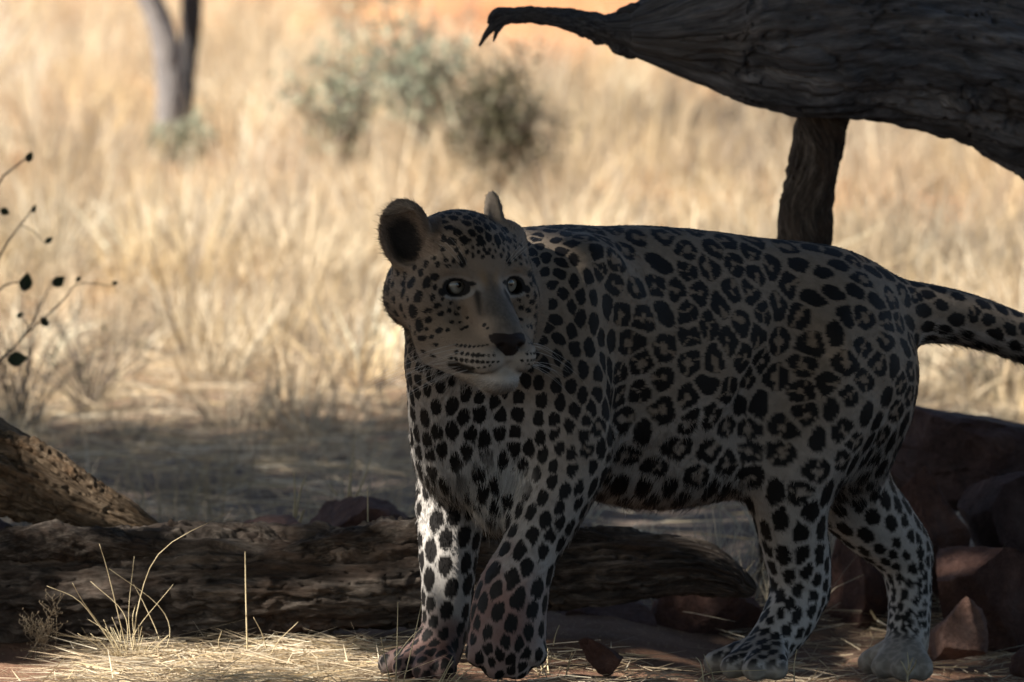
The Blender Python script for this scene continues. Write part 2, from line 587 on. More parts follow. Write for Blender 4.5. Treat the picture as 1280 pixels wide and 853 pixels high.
def scatter_spots():
    M = len(SKV)
    order = rng.permutation(M)
    P, N = SKV[order], SKN[order]
    sp, ros = spacing(P, N)
    l, f, u = head_co(P)
    face = (headness(P) > 0.3) & (f > -76) & (u < 26)
    keep = ~face & ~((headness(P) > 0.3) & (u < 52) & (f > -60)) & ~((headness(P) > 0.5) & (u > 40) & (np.abs(l) > 48))
    cell = 0.05
    grid = {}
    out = []
    key = np.floor(P / cell).astype(int)
    for i in np.nonzero(keep)[0]:
        p = P[i]; r = sp[i]
        kx, ky, kz = key[i]
        ok = True
        for a in (-1, 0, 1):
            for b in (-1, 0, 1):
                for c in (-1, 0, 1):
                    for (q, rq) in grid.get((kx + a, ky + b, kz + c), ()):
                        dx = p[0] - q[0]; dy = p[1] - q[1]; dz = p[2] - q[2]
                        m = 0.5 * (r + rq) * 0.90
                        if dx * dx + dy * dy + dz * dz < m * m:
                            ok = False; break
                    if not ok: break
                if not ok: break
            if not ok: break
        if ok:
            grid.setdefault((kx, ky, kz), []).append((p, r))
            out.append(i)
    out = np.array(out)
    return P[out], N[out], sp[out], ros[out]
SPC, SPN, SPS, SPR = scatter_spots()
SPD = fur_dir(SPC, SPN)
SPB = np.cross(SPN, SPD)
nsp = len(SPC)
SP_PH = rng.uniform(0, 6.283, (nsp, 3)); SP_LOBES = rng.integers(1, 4, nsp); SP_SZ = rng.uniform(0.86, 1.08, nsp)
SP_ROS = (rng.random(nsp) < SPR * 0.9)
from mathutils.kdtree import KDTree
sp_kd = KDTree(nsp)
for i, p in enumerate(SPC):
    sp_kd.insert(Vector(p), i)
sp_kd.balance()

# the right cheek's spots (and, mirrored, the left cheek's): photo position and half size
CHEEK = [(213,378,14,16),(265,382,14,20),(182,418,11,18),(235,430,17,17),(246,346,9,12),(264,314,9,12),(222,326,12,9),(293,360,13,9),(293,292,8,9),
 (216,480,17,20),(240,530,14,20),(176,470,8,14),(198,441,6,8),(272,480,12,8),(272,512,12,9),(208,543,9,11),(247,578,17,10),(310,550,10,8),
 (286,436,8,12),(304,462,10,8),(295,397,6,10),(318,490,10,7),(345,480,8,7),(322,438,5,5),(352,452,6,5),(380,470,6,5),(372,492,9,5),
 (340,548,6,5),(355,520,7,5),(160,490,8,12),(163,550,9,16),(283,572,8,6),(300,600,7,5),(405,538,8,5),(385,520,6,4),(410,505,7,4),(390,545,6,4),
 (470,530,7,6),(482,542,5,4),(325,262,9,11),(305,315,8,13),(334,300,7,12),(345,322,8,6),(362,305,7,12),(385,285,9,13),(395,310,12,20),(330,230,9,10),(352,240,8,9),
 (300,240,9,12),(280,255,7,8),(375,262,8,12),(366,232,8,9),(395,245,6,6),(276,222,8,10),(410,270,7,10),(430,255,6,9),(420,230,7,8),(430,285,6,10),(450,270,6,9),(448,245,6,7),(470,262,6,8),(465,288,7,8),(485,275,6,7),
 (130,400,8,12),(125,350,7,10),(150,440,7,11),(146,385,8,11),(120,430,6,10),(165,345,9,10),(190,352,8,9),(183,382,8,10),(135,465,7,11),(190,500,8,10),(190,560,7,8),(225,560,6,7),(265,545,6,6),(170,580,9,10),(200,600,9,8),(255,625,10,7),(290,640,10,7)]
ROWS = [((372,601),(480,601),5.2,8), ((372,626),(505,637),6.6,8), ((352,648),(520,660),6.6,10), ((392,680),(490,675),5.0,6)]
def face_hit(cx, cy):
    px, py = 440 + cx / 2.843, 220 + cy / 2.843
    d = at(px, py, 0.5) - CAM
    h = sk_tree.ray_cast(Vector(CAM), Vector(unit(d)))
    return None if h[0] is None else np.array(h[0])
FACE = []                                      # (l, f, u, half width, half height) in head units
for cx, cy, a, b in CHEEK:
    p = face_hit(cx, cy)
    if p is None: continue
    l, f, u = (float(q[0]) for q in head_co(p[None]))
    kf = 1.15 if cy < 335 else 1.42
    for s in (1, -1):
        FACE.append((s * l, f, u, a * kf / 2.843, b * kf / 2.843, 0.0))
for (x0, y0), (x1, y1), r, n in ROWS:
    for t in np.linspace(0, 1, n):
        w = r * (0.65 + 0.5 * math.sin(math.pi * min(1, t * 0.9 + .25)))
        p = face_hit(x0 + (x1 - x0) * t, y0 + (y1 - y0) * t + 6 * math.sin(t * 3.1))
        if p is None: continue
        l, f, u = (float(q[0]) for q in head_co(p[None]))
        for s in (1, -1):
            FACE.append((s * l, f, u, w * 1.6 / 2.843, w * 1.1 / 2.843, 0.0))
FACE = np.array(FACE)

def seg_d(l, f, u, a, b):
    p = np.stack([l, f, u], 1); a = np.array(a, float); b = np.array(b, float)
    ab = b - a
    t = np.clip(((p - a) @ ab) / (ab @ ab), 0, 1)
    return np.linalg.norm(p - (a + t[:, None] * ab), axis=1)

TAN = np.array((0.24, 0.190, 0.143)); PALE = np.array((0.47, 0.445, 0.42)); BLACK = np.array((0.012, 0.0105, 0.010))
OCHRE = np.array((0.17, 0.115, 0.07)); WHITE = np.array((0.56, 0.535, 0.495))

def mixc(c, col, w):
    return c * (1 - w[:, None]) + np.asarray(col) * w[:, None]

def near_spots(P):
    idx = np.zeros((len(P), 7), dtype=np.int32)
    for i in range(len(P)):
        idx[i] = [q[1] for q in sp_kd.find_n(P[i], 7)]
    return idx
def coat(P, N, idx):
    """colour of the fur at points P with normals N; returns rgb, fur length (m), 1 where there is fur"""
    n_ = len(P)
    s, n, z = body_co(P)
    hn = headness(P)
    l, f, u = head_co(P)
    nz = fbm(P * 26, 3, 5) * 0.35
    # ground colour of the coat
    pale = sstep(0.52, 0.10, z + nz * 0.10) * 0.85
    pale = np.maximum(pale, sstep(0.05, 0.75, -N[:, 2] + nz * 0.3))
    chest = sstep(0.02, -0.16, s) * sstep(0.50, 0.36, z + nz * 0.06)
    pale = np.maximum(pale, chest * 0.9) * (1 - hn)
    c = mixc(np.tile(TAN, (n_, 1)), PALE, np.clip(pale, 0, 1))
    fine = fbm(P * 170, 2, 9)
    c = c * (1 + 0.16 * fine[:, None])
    dorsal = sstep(0.55, 0.95, N[:, 2]) * (1 - hn)
    c = mixc(c, TAN * 0.82, dorsal * 0.7)
    ln = 0.0036 + 0.006 * np.clip(pale - 0.35, 0, 1) * sstep(0.15, 0.3, z)
    ln = ln * (1 - hn) + 0.0042 * hn
    brisk = sstep(0.085, 0.045, np.linalg.norm(P - at(624, 610, -0.24), axis=1))
    bel = sstep(0.2, 0.8, -N[:, 2]) * sstep(0.2, 0.26, z) * (1 - hn)
    ln = ln + 0.006 * brisk + 0.010 * bel
    c = mixc(c, WHITE, brisk * 0.9)  # white brisket fur, whitened further to stand in for light falling on it
    paw = sstep(0.075, 0.03, z)
    ln = ln * (1 - 0.45 * paw)
    # spots
    wob = vnoise(P * 85, 3) * 0.10 + vnoise(P * 190, 4) * 0.07
    dark = np.zeros(n_); cen = np.zeros(n_)
    K = 7
    d = np.full((n_, K), 9.0); th = np.zeros((n_, K))
    for k in range(K):
        j = idx[:, k]
        v = P - SPC[j]
        a = (v * SPD[j]).sum(1); b = (v * SPB[j]).sum(1); h = (v * SPN[j]).sum(1)
        solid = ~SP_ROS[j]
        el = np.where(solid, 0.80, 1.10)
        d[:, k] = np.sqrt((a * el) ** 2 + (b / el) ** 2 + (h * 0.8) ** 2) / (SPS[j] * 1.17)
        th[:, k] = np.arctan2(b, a)
    o = np.argsort(d, axis=1)
    rows = np.arange(n_)
    d1 = d[rows, o[:, 0]]; d2 = d[rows, o[:, 1]]
    j = idx[rows, o[:, 0]]; t1 = th[rows, o[:, 0]]
    ros = SP_ROS[j]
    edge = (d2 - d1) * 0.5
    rmax = np.where(ros, 0.52, 0.44) * SP_SZ[j]
    gap = np.where(ros, 0.052, 0.062)
    val = np.minimum(edge - gap, rmax - d1) + wob * np.where(ros, 0.40, 0.50)
    lob = np.cos(SP_LOBES[j] * t1 + SP_PH[j, 0])
    notch = np.clip(lob - 0.86, 0, 1) / 0.14
    val = val - np.where(ros, 0.03, 0.02) * np.clip(lob + 0.2, 0, 1)
    inner = sstep(0.255, 0.285, val + 0.05 * vnoise(P * 60, 8) + 0.035 * np.cos(t1 + SP_PH[j, 1]))
    broken = 0.0 * t1
    dark = sstep(-0.012, 0.012, val) * (1 - np.where(ros, np.maximum(np.maximum(inner, broken * 0.9), sstep(0.3, 0.7, notch) * sstep(0.0, 0.05, val)), 0))
    cen = sstep(-0.01, 0.02, val) * np.where(ros, 1.0, 0)
    # lighter spotting inside the ears and none on the soles
    face = (hn > 0.5) & (f > -78) & (u < 30)
    dark[(face & (u < 22)) | ((hn > 0.3) & (u < 46) & (f > -58))] = 0; cen[face] = 0
    # ---- head
    hm = hn > 0.02
    if hm.any():
        H = np.nonzero(hm)[0]
        L, Fw, U = l[H], f[H], u[H]; hh = hn[H]
        al = np.abs(L)
        cc = c[H]; dk = dark[H].copy()
        nzh = nz[H]
        face_w = sstep(-110, -60, Fw)
        cc = mixc(cc, TAN * np.array((1.0, 0.98, 0.98)), hh * 0.8)
        # bridge of the nose: plain grey-fawn, rusty between the eyes
        br = sstep(31, 11, al) * sstep(-20, 0, Fw) * sstep(-90, -74, U) * sstep(22, 6, U)
        cc = mixc(cc, np.array((0.125, 0.108, 0.092)) * (1 + 0.5 * fbm(P[H] * np.array((300, 300, 120)), 2, 90)[:, None] * 0.5), br * 0.92)
        rust = np.exp(-((al - 10) / 8) ** 2 - ((U - 8) / 11) ** 2) * sstep(-40, -10, Fw)
        cc = mixc(cc, (0.30, 0.20, 0.11), np.clip(rust, 0, 1) * 0.8)
        # pale: muzzle, chin, throat, inner eye corner, below the eye
        pw = sstep(-66, -92, U + nzh * 8) * sstep(-40, 10, Fw)
        cc = mixc(cc, WHITE * np.array((0.86, 0.82, 0.77)), pw * 0.8)
        pw = sstep(-106, -116, U) * sstep(5, 30, Fw) * sstep(34, 22, al)
        cc = mixc(cc, WHITE * 0.9, pw * 0.85)
        thr = sstep(-70, -105, U + nzh * 10) * sstep(30, -20, Fw)
        cc = mixc(cc, PALE, thr * 0.7)
        ie = np.exp(-((al - 16) / 6) ** 2 - ((U + 1) / 12) ** 2) * sstep(-30, -10, Fw)
        cc = mixc(cc, PALE, np.clip(ie * 0.4, 0, 1))
        ch = np.exp(-((al - 60) / 22) ** 2 - ((U + 50) / 25) ** 2)
        cc = mixc(cc, (0.30, 0.22, 0.145), ch * 0.45)
        # traced spots
        for k0 in range(0, len(FACE)):
            fl, ff, fu, a, b, _ = FACE[k0]
            m = (np.abs(L - fl) < 16) & (np.abs(U - fu) < 16) & (np.abs(Fw - ff) < 22)
            if not m.any(): continue
            q = np.nonzero(m)[0]
            dl = L[q] - fl; df = Fw[q] - ff; du = U[q] - fu
            lat = np.sqrt(dl ** 2 + df ** 2)
            side = np.sign(dl * np.sign(fl) * -1 + df)
            sl = -0.35 * side * lat
            r = np.sqrt((lat / max(a, 1.5)) ** 2 + ((du + sl * 0.4) / max(b, 1.5)) ** 2)
            e = r + 2.0 * wob[H][q]
            dk[q] = np.maximum(dk[q], sstep(1.08, 0.88, e))
        # dark marks: tear line, lips
        tear = seg_d(al, 0 * al, U, (20, 0, -9), (25, 0, -34)) + 0.11 * np.clip(-9 - U, 0, 60) + 20 * (Fw < -24)
        dk = np.maximum(dk, sstep(6.8, 1.2, tear + nzh * 4) * 0.85)
        lip = np.minimum(seg_d(al, Fw, U, (0, 75, -102), (24, 58, -109)), seg_d(al, Fw, U, (24, 58, -109), (46, 18, -101)))
        lip = np.minimum(lip, seg_d(al, Fw, U, (0, 80, -84), (0, 75, -102)) + 1.6)
        dk = np.maximum(dk, sstep(4.2, 2.2, lip + nzh * 2))
        cornr = np.sqrt(((al - 38) / 17) ** 2 + ((U + 101 - (al - 38) * 0.25) / 8) ** 2 + ((Fw - 24) / 34) ** 2)
        dk = np.maximum(dk, sstep(1.15, 0.8, cornr + nzh * 0.5))
        # eyes: black rim, white crescent beneath
        lnh = ln[H]
        for ec, g, sg in EYES:
            ax = unit(np.cross(g, BZ)); upv = np.cross(ax, g)
            v = (P[H] - ec) / HS
            a = v @ ax; b = v @ upv; gg = v @ g
            a2 = a * (1 if sg < 0 else -1)             # >0 towards the nose for both
            front = (gg > -6) & (np.hypot(a, b) < 48)
            q = np.sqrt((a / 15.0) ** 2 + ((b + 2.4) / 10.0) ** 2)
            white = sstep(1.62, 1.44, q) * sstep(1.1, 1.2, q) * sstep(0, -7, b) * sstep(19, 12, a2) * front
            cc = mixc(cc, WHITE * 0.52, white)
            dk = dk * (1 - white)
            top = sstep(1.75, 1.5, q) * sstep(2, 10, b) * front
            cc = mixc(cc, PALE * 0.7, top * 0.35); dk = dk * (1 - top * 0.6)
            rim = sstep(1.22, 1.12, q - 0.12 * sstep(0, 8, b)) * front
            inner_c = np.sqrt(((a2 - 18) / 6) ** 2 + ((b + 7) / 5.5) ** 2)
            rim = np.maximum(rim, sstep(1.1, 0.8, inner_c) * front)
            outer_c = np.sqrt(((a2 + 18) / 7) ** 2 + ((b - 3) / 3) ** 2)
            rim = np.maximum(rim, sstep(1.1, 0.8, outer_c) * front)
            dk = np.maximum(dk, rim)
            lnh = lnh * np.where(front, np.clip((q - 1.05) * 1.1, 0.0, 1), 1)
        # ears
        for (c0, A, r, near) in ((RE_C, RE_AX, (33, 14, 44), True), (LE_C, LE_AX, (24, 7, 46), False)):
            v = (P[H] - c0) / HS
            a, b, e = v @ A[0], v @ A[1], v @ A[2]
            q = np.sqrt((a / r[0]) ** 2 + (e / r[2]) ** 2)
            on = (np.abs(b) < r[1] * 2 + 8) & (q < 1.4) & (U > 24) & (e > -r[2] * 0.8) & ((np.abs(b) < r[1] * 1.7) | (e > 5))
            fr = (N[H] @ A[1])
            lnh = np.where(on, 0.0045 + 0.004 * sstep(0.2, 0.9, fr), lnh)
            dk[on] = 0.0
            if near:
                cc[on] = np.array((0.21, 0.155, 0.115))
                w = sstep(0.95, 0.55, np.sqrt(((a - 1) / (r[0] * 0.82)) ** 2 + ((e + 8) / (r[2] * 0.88)) ** 2) + nzh * 0.35) * on * (fr > -0.3)
                dk = np.maximum(dk, w * 0.95)
                rimw = on & (e > r[2] * 0.62)
                cc[rimw] = np.array((0.30, 0.25, 0.20))
            else:
                cc[on] = TAN * 0.9
                tipw = sstep(-2, 12, e + 6 * nzh) * on
                cc = mixc(cc, np.array((0.17, 0.14, 0.11)), tipw)
                dk = np.maximum(dk, sstep(8, -2, e) * sstep(-22, -12, e) * on * (np.abs(a) < 14) * 0.9)
        # nose leather
        nose = np.sqrt((L / 24.5) ** 2 + ((Fw - 68) / 15) ** 2 + ((U + 70) / 11.5) ** 2)
        tri = (U > -64 - 20) & (al < 24.5 - np.clip(-66 - U, 0, 40) * 1.05) & (Fw > 50) & (U < -57 + al * 0.10)
        nz_w = tri & (nose < 1.45)
        cc[nz_w] = np.array((0.020, 0.0135, 0.012)); dk[nz_w] = 0
        lnh = np.where(nz_w, 0.0, lnh)
        lnh = lnh * (1 - 0.30 * sstep(-10, 30, Fw)) * (1 - 0.2 * sstep(28, 12, al) * sstep(-5, 10, Fw))
        chin = sstep(-112, -120, U) * sstep(-20, 20, Fw)
        lnh = lnh + 0.006 * chin
        ruff = sstep(-60, -95, Fw) * sstep(10, -30, U)
        lnh = lnh + 0.008 * ruff * hh
        c[H] = cc; dark[H] = dk; ln[H] = lnh
    # dried blood on the fore paws
    st1 = sstep(0.115, 0.03, np.linalg.norm((P - at(618, 785, -0.30)) * np.array((1, .7, .75)), axis=1) + nz * 0.06)
    st2 = sstep(0.115, 0.045, np.linalg.norm((P - at(530, 828, -0.20)) * np.array((.9, .8, 1.1)), axis=1) + nz * 0.05)
    c = mixc(c, (0.20, 0.098, 0.080), st1 * 0.85)
    c = mixc(c, (0.13, 0.065, 0.055), st2 * 0.85)
    toe = sstep(0.034, 0.012, z + 0.012 * nz) * (1 - st2)
    c = mixc(c, WHITE * np.array((0.74, 0.67, 0.59)) * (1 + 0.5 * nz[:, None]), toe * 0.8)
    # spots fade on the paws and get smaller towards white
    dark = dark * (1 - 0.70 * sstep(0.036, 0.014, z))
    dark = np.maximum(dark, 0)
    dark = dark * (1 - 0.85 * brisk * (vnoise(P * 22, 77) < -0.05))
    c = mixc(c, c * 0.62 + np.array((0.20, 0.125, 0.065)) * 0.36, np.clip(cen, 0, 1) * 0.8 * (1 - hn))
    c = mixc(c, BLACK, np.clip(dark, 0, 1))
    return np.clip(c, 0.004, 1), ln, dark

leopard = bpy.data.objects.new('leopard', None)
link(leopard)
leopard.location = (0.1, 0.0, 0.0)
tag(leopard, 'spotted leopard walking through the shade with its head turned towards the viewer', 'leopard')
LOFF = np.array(leopard.location)

def fur_material(name, use_normal):
    m = NT(name)
    a = m.attr('coat')
    m.col(a.outputs['Color'])
    m.rough(0.62, 0.18)
    if use_normal:
        nn = m.attr('skin_normal')
        m.l(nn.outputs['Vector'], m.b.inputs['Normal'])
    else:
        m.bump(m.noise(900, 2), 0.25, 0.001)
    return m.m
SK_IDX = near_spots(SKV)
skin_rgb, skin_ln, _ = coat(SKV, SKN, SK_IDX)
body = mesh_obj('body', SKV - LOFF, SKQ, fur_material('coat_skin', False), leopard)
ca = body.data.attributes.new('coat', 'FLOAT_COLOR', 'POINT')
ca.data.foreach_set('color', np.column_stack([skin_rgb, np.ones(len(SKV))]).astype(np.float32).ravel())

# strands
def make_fur(count):
    tri = np.concatenate([SKQ[:, [0, 1, 2]], SKQ[:, [0, 2, 3]]])
    a, b, c = (SKV[tri[:, i]] for i in range(3))
    area = 0.5 * np.linalg.norm(np.cross(b - a, c - a), axis=1)
    cen = (a + b + c) / 3
    w = area * (1 + 1.6 * headness(cen))
    tn = unit(np.cross(b - a, c - a))
    view = (unit(CAM - cen) * tn).sum(1)
    w = w * (0.35 + 0.65 * sstep(-0.45, 0.0, view))            # the far side needs fewer strands
    t = rng.choice(len(tri), count, p=w / w.sum())
    u1, u2 = rng.random((2, count)); fl = u1 + u2 > 1
    u1[fl], u2[fl] = 1 - u1[fl], 1 - u2[fl]
    P = a[t] + (b - a)[t] * u1[:, None] + (c - a)[t] * u2[:, None]
    N = unit(SKN[tri[t, 0]] * (1 - u1 - u2)[:, None] + SKN[tri[t, 1]] * u1[:, None] + SKN[tri[t, 2]] * u2[:, None])
    big = np.argmax(np.stack([1 - u1 - u2, u1, u2], 1), axis=1)
    rgb, ln, dk = coat(P, N, SK_IDX[tri[t, big]])
    ok = ln > 0.0008
    P, N, rgb, ln, dk = P[ok], N[ok], rgb[ok], ln[ok], dk[ok]
    n = len(P)
    D = fur_dir(P, N)
    J = rng.normal(0, 1, (n, 3))
    clump = np.stack([vnoise(P * 130, 31), vnoise(P * 130, 32), vnoise(P * 130, 33)], 1)
    D = unit(D + J * 0.12 + clump * 0.16)
    lift = 0.22 + 0.13 * rng.random(n) + 0.25 * sstep(0.018, 0.032, ln)
    L = ln * rng.uniform(0.7, 1.2, n) * np.where(rng.random(n) < 0.07, 1.9, 1.0)
    dirn = unit(D + N * lift[:, None])
    down = np.array((0, 0, -1.0))
    p0 = P - N * 0.0006
    p1 = p0 + dirn * (L * 0.36)[:, None]
    d2 = unit(dirn - N * 0.22 + J * 0.05 + down * 0.08)
    p2 = p1 + d2 * (L * 0.34)[:, None]
    d3 = unit(d2 - N * 0.12 + J * 0.05 + down * 0.16)
    p3 = p2 + d3 * (L * 0.30)[:, None]
    pts = np.stack([p0, p1, p2, p3], 1).reshape(-1, 3) - LOFF
    rad = (np.stack([np.full(n, 0.00034), np.full(n, 0.00030), np.full(n, 0.00022), np.full(n, 0.00007)], 1) * rng.uniform(0.8, 1.2, n)[:, None]).ravel()
    hc_ = bpy.data.hair_curves.new('fur')
    hc_.add_curves([4] * n)
    hc_.attributes['position'].data.foreach_set('vector', pts.astype(np.float32).ravel())
    if 'radius' not in hc_.attributes:
        hc_.attributes.new('radius', 'FLOAT', 'POINT')
    hc_.attributes['radius'].data.foreach_set('value', rad.astype(np.float32))
    tip = rng.normal(1.0, 0.16 + 0.10 * headness(P), n)[:, None]
    rgb = np.clip(rgb * tip + (dk > 0.5)[:, None] * 0.004, 0.003, 0.95)
    ca = hc_.attributes.new('coat', 'FLOAT_COLOR', 'CURVE')
    ca.data.foreach_set('color', np.column_stack([rgb, np.ones(n)]).astype(np.float32).ravel())
    na = hc_.attributes.new('skin_normal', 'FLOAT_VECTOR', 'CURVE')
    nn = unit(N + J * 0.10 + D * 0.15)
    na.data.foreach_set('vector', nn.astype(np.float32).ravel())
    hc_.materials.append(fur_material('coat_fur', True))
    return link(bpy.data.objects.new('fur', hc_), leopard)
fur = make_fur(FUR_COUNT)
tag(fur, kind='stuff')

# eyes
def eye_material():
    m = NT('eye')
    tc = m.obj()
    sp = m.n('SeparateXYZ'); m.l(tc, sp.inputs[0])
    r = m.math('SQRT', m.math('ADD', m.math('MULTIPLY', sp.outputs[0], sp.outputs[0]), m.math('MULTIPLY', sp.outputs[1], sp.outputs[1])))
    fibre = m.noise(700, 3, 0.6, m.mapped((1, 1, 0.2)))
    q = m.math('DIVIDE', r, 19 * HS)
    q2 = m.math('ADD', q, m.math('MULTIPLY', m.math('SUBTRACT', fibre, 0.5), 0.05))
    c = m.ramp(q2, [(0.0, (0.004, 0.004, 0.004)), (0.16, (0.004, 0.004, 0.004)), (0.20, (0.19, 0.17, 0.135)), (0.42, (0.34, 0.32, 0.265)), (0.53, (0.27, 0.255, 0.215)),
                    (0.62, (0.05, 0.04, 0.03)), (0.74, (0.012, 0.010, 0.009)), (1.0, (0.02, 0.015, 0.012))])
    m.col(c)
    m.rough(0.22, 0.5)
    m.b.inputs['Coat Weight'].default_value = 1.0
    m.b.inputs['Coat Roughness'].default_value = 0.02
    return m.m
eye_m = eye_material()
look = unit(HF * 0.9 + HL * 0.10 + BZ * 0.07)
for ec, g, sg in EYES:
    bm = bmesh.new()
    bmesh.ops.create_uvsphere(bm, u_segments=40, v_segments=24, radius=19 * HS)
    for v in bm.verts:                          # cornea bulge
        t = v.co.z / (19 * HS)
        if t > 0.72: v.co *= 1 + 0.05 * (t - 0.72) / 0.28
    me = bpy.data.meshes.new('eye'); bm.to_mesh(me); bm.free()
    me.materials.append(eye_m)
    for p in me.polygons: p.use_smooth = True
    o = link(bpy.data.objects.new('eye', me), leopard)
    o.location = Vector(ec - LOFF)
    o.rotation_euler = Vector(unit(look + 0.08 * g)).to_track_quat('Z', 'Y').to_euler()

# whiskers
def tube(pts, r0, r1, sides=5):
    pts = np.asarray(pts, float); n = len(pts)
    V, Fc = [], []
    T = unit(np.gradient(pts, axis=0))
    ref = np.array((0.13, 0.31, 0.94))
    for i in range(n):
        a = unit(np.cross(T[i], ref)); b = np.cross(T[i], a)
        r = r0 + (r1 - r0) * i / (n - 1)
        for k in range(sides):
            t = 2 * math.pi * k / sides
            V.append(pts[i] + (a * math.cos(t) + b * math.sin(t)) * r)
    for i in range(n - 1):
        for k in range(sides):
            q = (k + 1) % sides
            Fc.append((i * sides + k, i * sides + q, (i + 1) * sides + q, (i + 1) * sides + k))
    Fc.append(tuple(range(sides))[::-1]); Fc.append(tuple((n - 1) * sides + k for k in range(sides)))
    return np.array(V), Fc
wm = NT('whisker'); wm.col((0.62, 0.6, 0.56)); wm.rough(0.5)
wr = random.Random(4)
for sg in (-1, 1):
    for i in range(11):
        l0, f0, u0 = wr.uniform(30, 46), wr.uniform(14, 44), wr.uniform(-98, -74)
        start = hp(sg * l0, f0, u0)
        h = sk_tree.find_nearest(Vector(start))
        start = np.array(h[0])
        ln_ = wr.uniform(55, 115) * HS
        d0 = unit(HL * sg * 1.0 - HF * wr.uniform(0.1, 0.5) + BZ * wr.uniform(-0.30, 0.10))
        pts = []
        for t in np.linspace(0, 1, 9):
            pts.append(start + d0 * ln_ * t + (-HF * 0.25 - BZ * 0.30) * ln_ * t * t)
        V, Fc = tube(pts, 0.00030, 0.00008, 4)
        mesh_obj('whisker', V - LOFF, Fc, wm.m, leopard)
for sg in (-1, 1):
    for i in range(3):
        start = np.array(sk_tree.find_nearest(Vector(hp(sg * (24 + 5 * i), -4, 24)))[0])
        d0 = unit(BZ * 1.0 + HL * sg * (0.5 + 0.2 * i) + HF * 0.3)
        pts = [start + d0 * 42 * HS * t + HL * sg * 12 * HS * t * t for t in np.linspace(0, 1, 7)]
        V, Fc = tube(pts, 0.0002, 0.00006, 4)
        mesh_obj('whisker', V - LOFF, Fc, wm.m, leopard)
# ------------------------------------------------------------------ ground
def bump1(x, a, b, w):
    return sstep(a - w, a + w, x) * (1 - sstep(b - w, b + w, x))
def ground_z(x, y):
    x = np.asarray(x, float); y = np.asarray(y, float)
    z = -0.060 * sstep(0.10, 0.45, x) * bump1(y, -0.05, 0.75, 0.30)
    z = z - 0.012 * bump1(x, 0.0, 2.0, 0.25) * bump1(y, -0.6, 0.3, 0.25)
    z = z + 0.024 * np.maximum(y - 3.0, 0) ** 1.0 * sstep(3, 9, y)
    p = np.stack([x, y, np.zeros_like(x)], -1).reshape(-1, 3)
    n = fbm(p * 0.45, 2, 40).reshape(x.shape) * 0.10 * sstep(1.4, 6, y) + fbm(p * 4.0, 3, 41).reshape(x.shape) * 0.012 * sstep(0.5, 1.4, np.abs(y - 0.1))
    n2 = fbm(p * 22.0, 2, 42).reshape(x.shape) * 0.004
    bank = 1.5 * sstep(19, 27, y) * np.exp(-((x - 0.55) / 1.3) ** 4)
    return z + n + n2 + bank
def gz(x, y):
    return float(ground_z(np.array([x]), np.array([y]))[0])
def ground_hit(px, py):
    """where the view line through (px, py) meets the ground"""
    Ys = np.linspace(-2, 60, 6000)
    d = at(px, py, 1.0) - CAM
    t = (Ys - CAM[1]) / d[1]
    P = CAM + t[:, None] * d
    hit = np.nonzero(P[:, 2] < ground_z(P[:, 0], P[:, 1]))[0]
    return P[hit[0]] if len(hit) else P[-1]

def graded(lo, hi, flo, fhi, fine, growth, coarse):
    xs = [flo]
    while xs[-1] < fhi: xs.append(xs[-1] + fine)
    step = fine
    while xs[-1] < hi:
        step = min(step * growth, coarse); xs.append(xs[-1] + step)
    lo_ = [flo]; step = fine
    while lo_[-1] > lo:
        step = min(step * growth, coarse); lo_.append(lo_[-1] - step)
    return np.array(lo_[:0:-1] + xs)
gx = graded(-400, 400, -1.3, 1.5, 0.016, 1.12, 25)
gy = graded(-60, 700, -0.7, 2.2, 0.016, 1.08, 25)
GX, GY = np.meshgrid(gx, gy, indexing='ij')
GZ = ground_z(GX, GY)
gi = np.arange(len(gx) * len(gy)).reshape(len(gx), len(gy))
gq = np.stack([gi[:-1, :-1], gi[1:, :-1], gi[1:, 1:], gi[:-1, 1:]], -1).reshape(-1, 4)
gm = NT('ground_soil')
big = gm.noise(0.55, 4); mid = gm.noise(6, 6, 0.65); fin = gm.noise(90, 6, 0.7)
sepg = gm.n('SeparateXYZ'); gm.l(gm.obj(), sepg.inputs[0])
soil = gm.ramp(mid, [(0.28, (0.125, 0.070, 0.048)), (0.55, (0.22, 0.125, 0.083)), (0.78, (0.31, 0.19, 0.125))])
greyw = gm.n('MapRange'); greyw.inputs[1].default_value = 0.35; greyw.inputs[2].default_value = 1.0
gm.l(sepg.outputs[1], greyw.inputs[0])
soil = gm.mix(gm.math('MULTIPLY', greyw.outputs[0], 0.8), soil, gm.ramp(mid, [(0.3, (0.085, 0.072, 0.062)), (0.7, (0.19, 0.165, 0.14))]))  # soil greyed and darkened behind the log: the shade band is in the colour
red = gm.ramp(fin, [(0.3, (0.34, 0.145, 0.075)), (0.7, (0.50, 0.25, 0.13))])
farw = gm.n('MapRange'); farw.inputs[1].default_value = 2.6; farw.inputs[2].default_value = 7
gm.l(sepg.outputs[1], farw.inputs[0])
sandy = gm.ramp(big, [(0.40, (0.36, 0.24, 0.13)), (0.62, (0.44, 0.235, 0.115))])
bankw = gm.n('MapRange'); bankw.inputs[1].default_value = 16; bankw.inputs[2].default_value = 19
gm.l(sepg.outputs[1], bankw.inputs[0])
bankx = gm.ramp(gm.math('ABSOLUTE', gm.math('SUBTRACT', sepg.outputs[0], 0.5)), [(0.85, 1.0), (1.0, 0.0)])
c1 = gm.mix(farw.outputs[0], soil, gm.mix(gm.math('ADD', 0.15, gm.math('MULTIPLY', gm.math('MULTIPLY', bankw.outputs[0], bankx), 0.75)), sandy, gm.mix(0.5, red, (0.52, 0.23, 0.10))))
litter = gm.noise(150, 4, 0.8, gm.mapped((1, 0.25, 1), (0, 0, 0.5)))
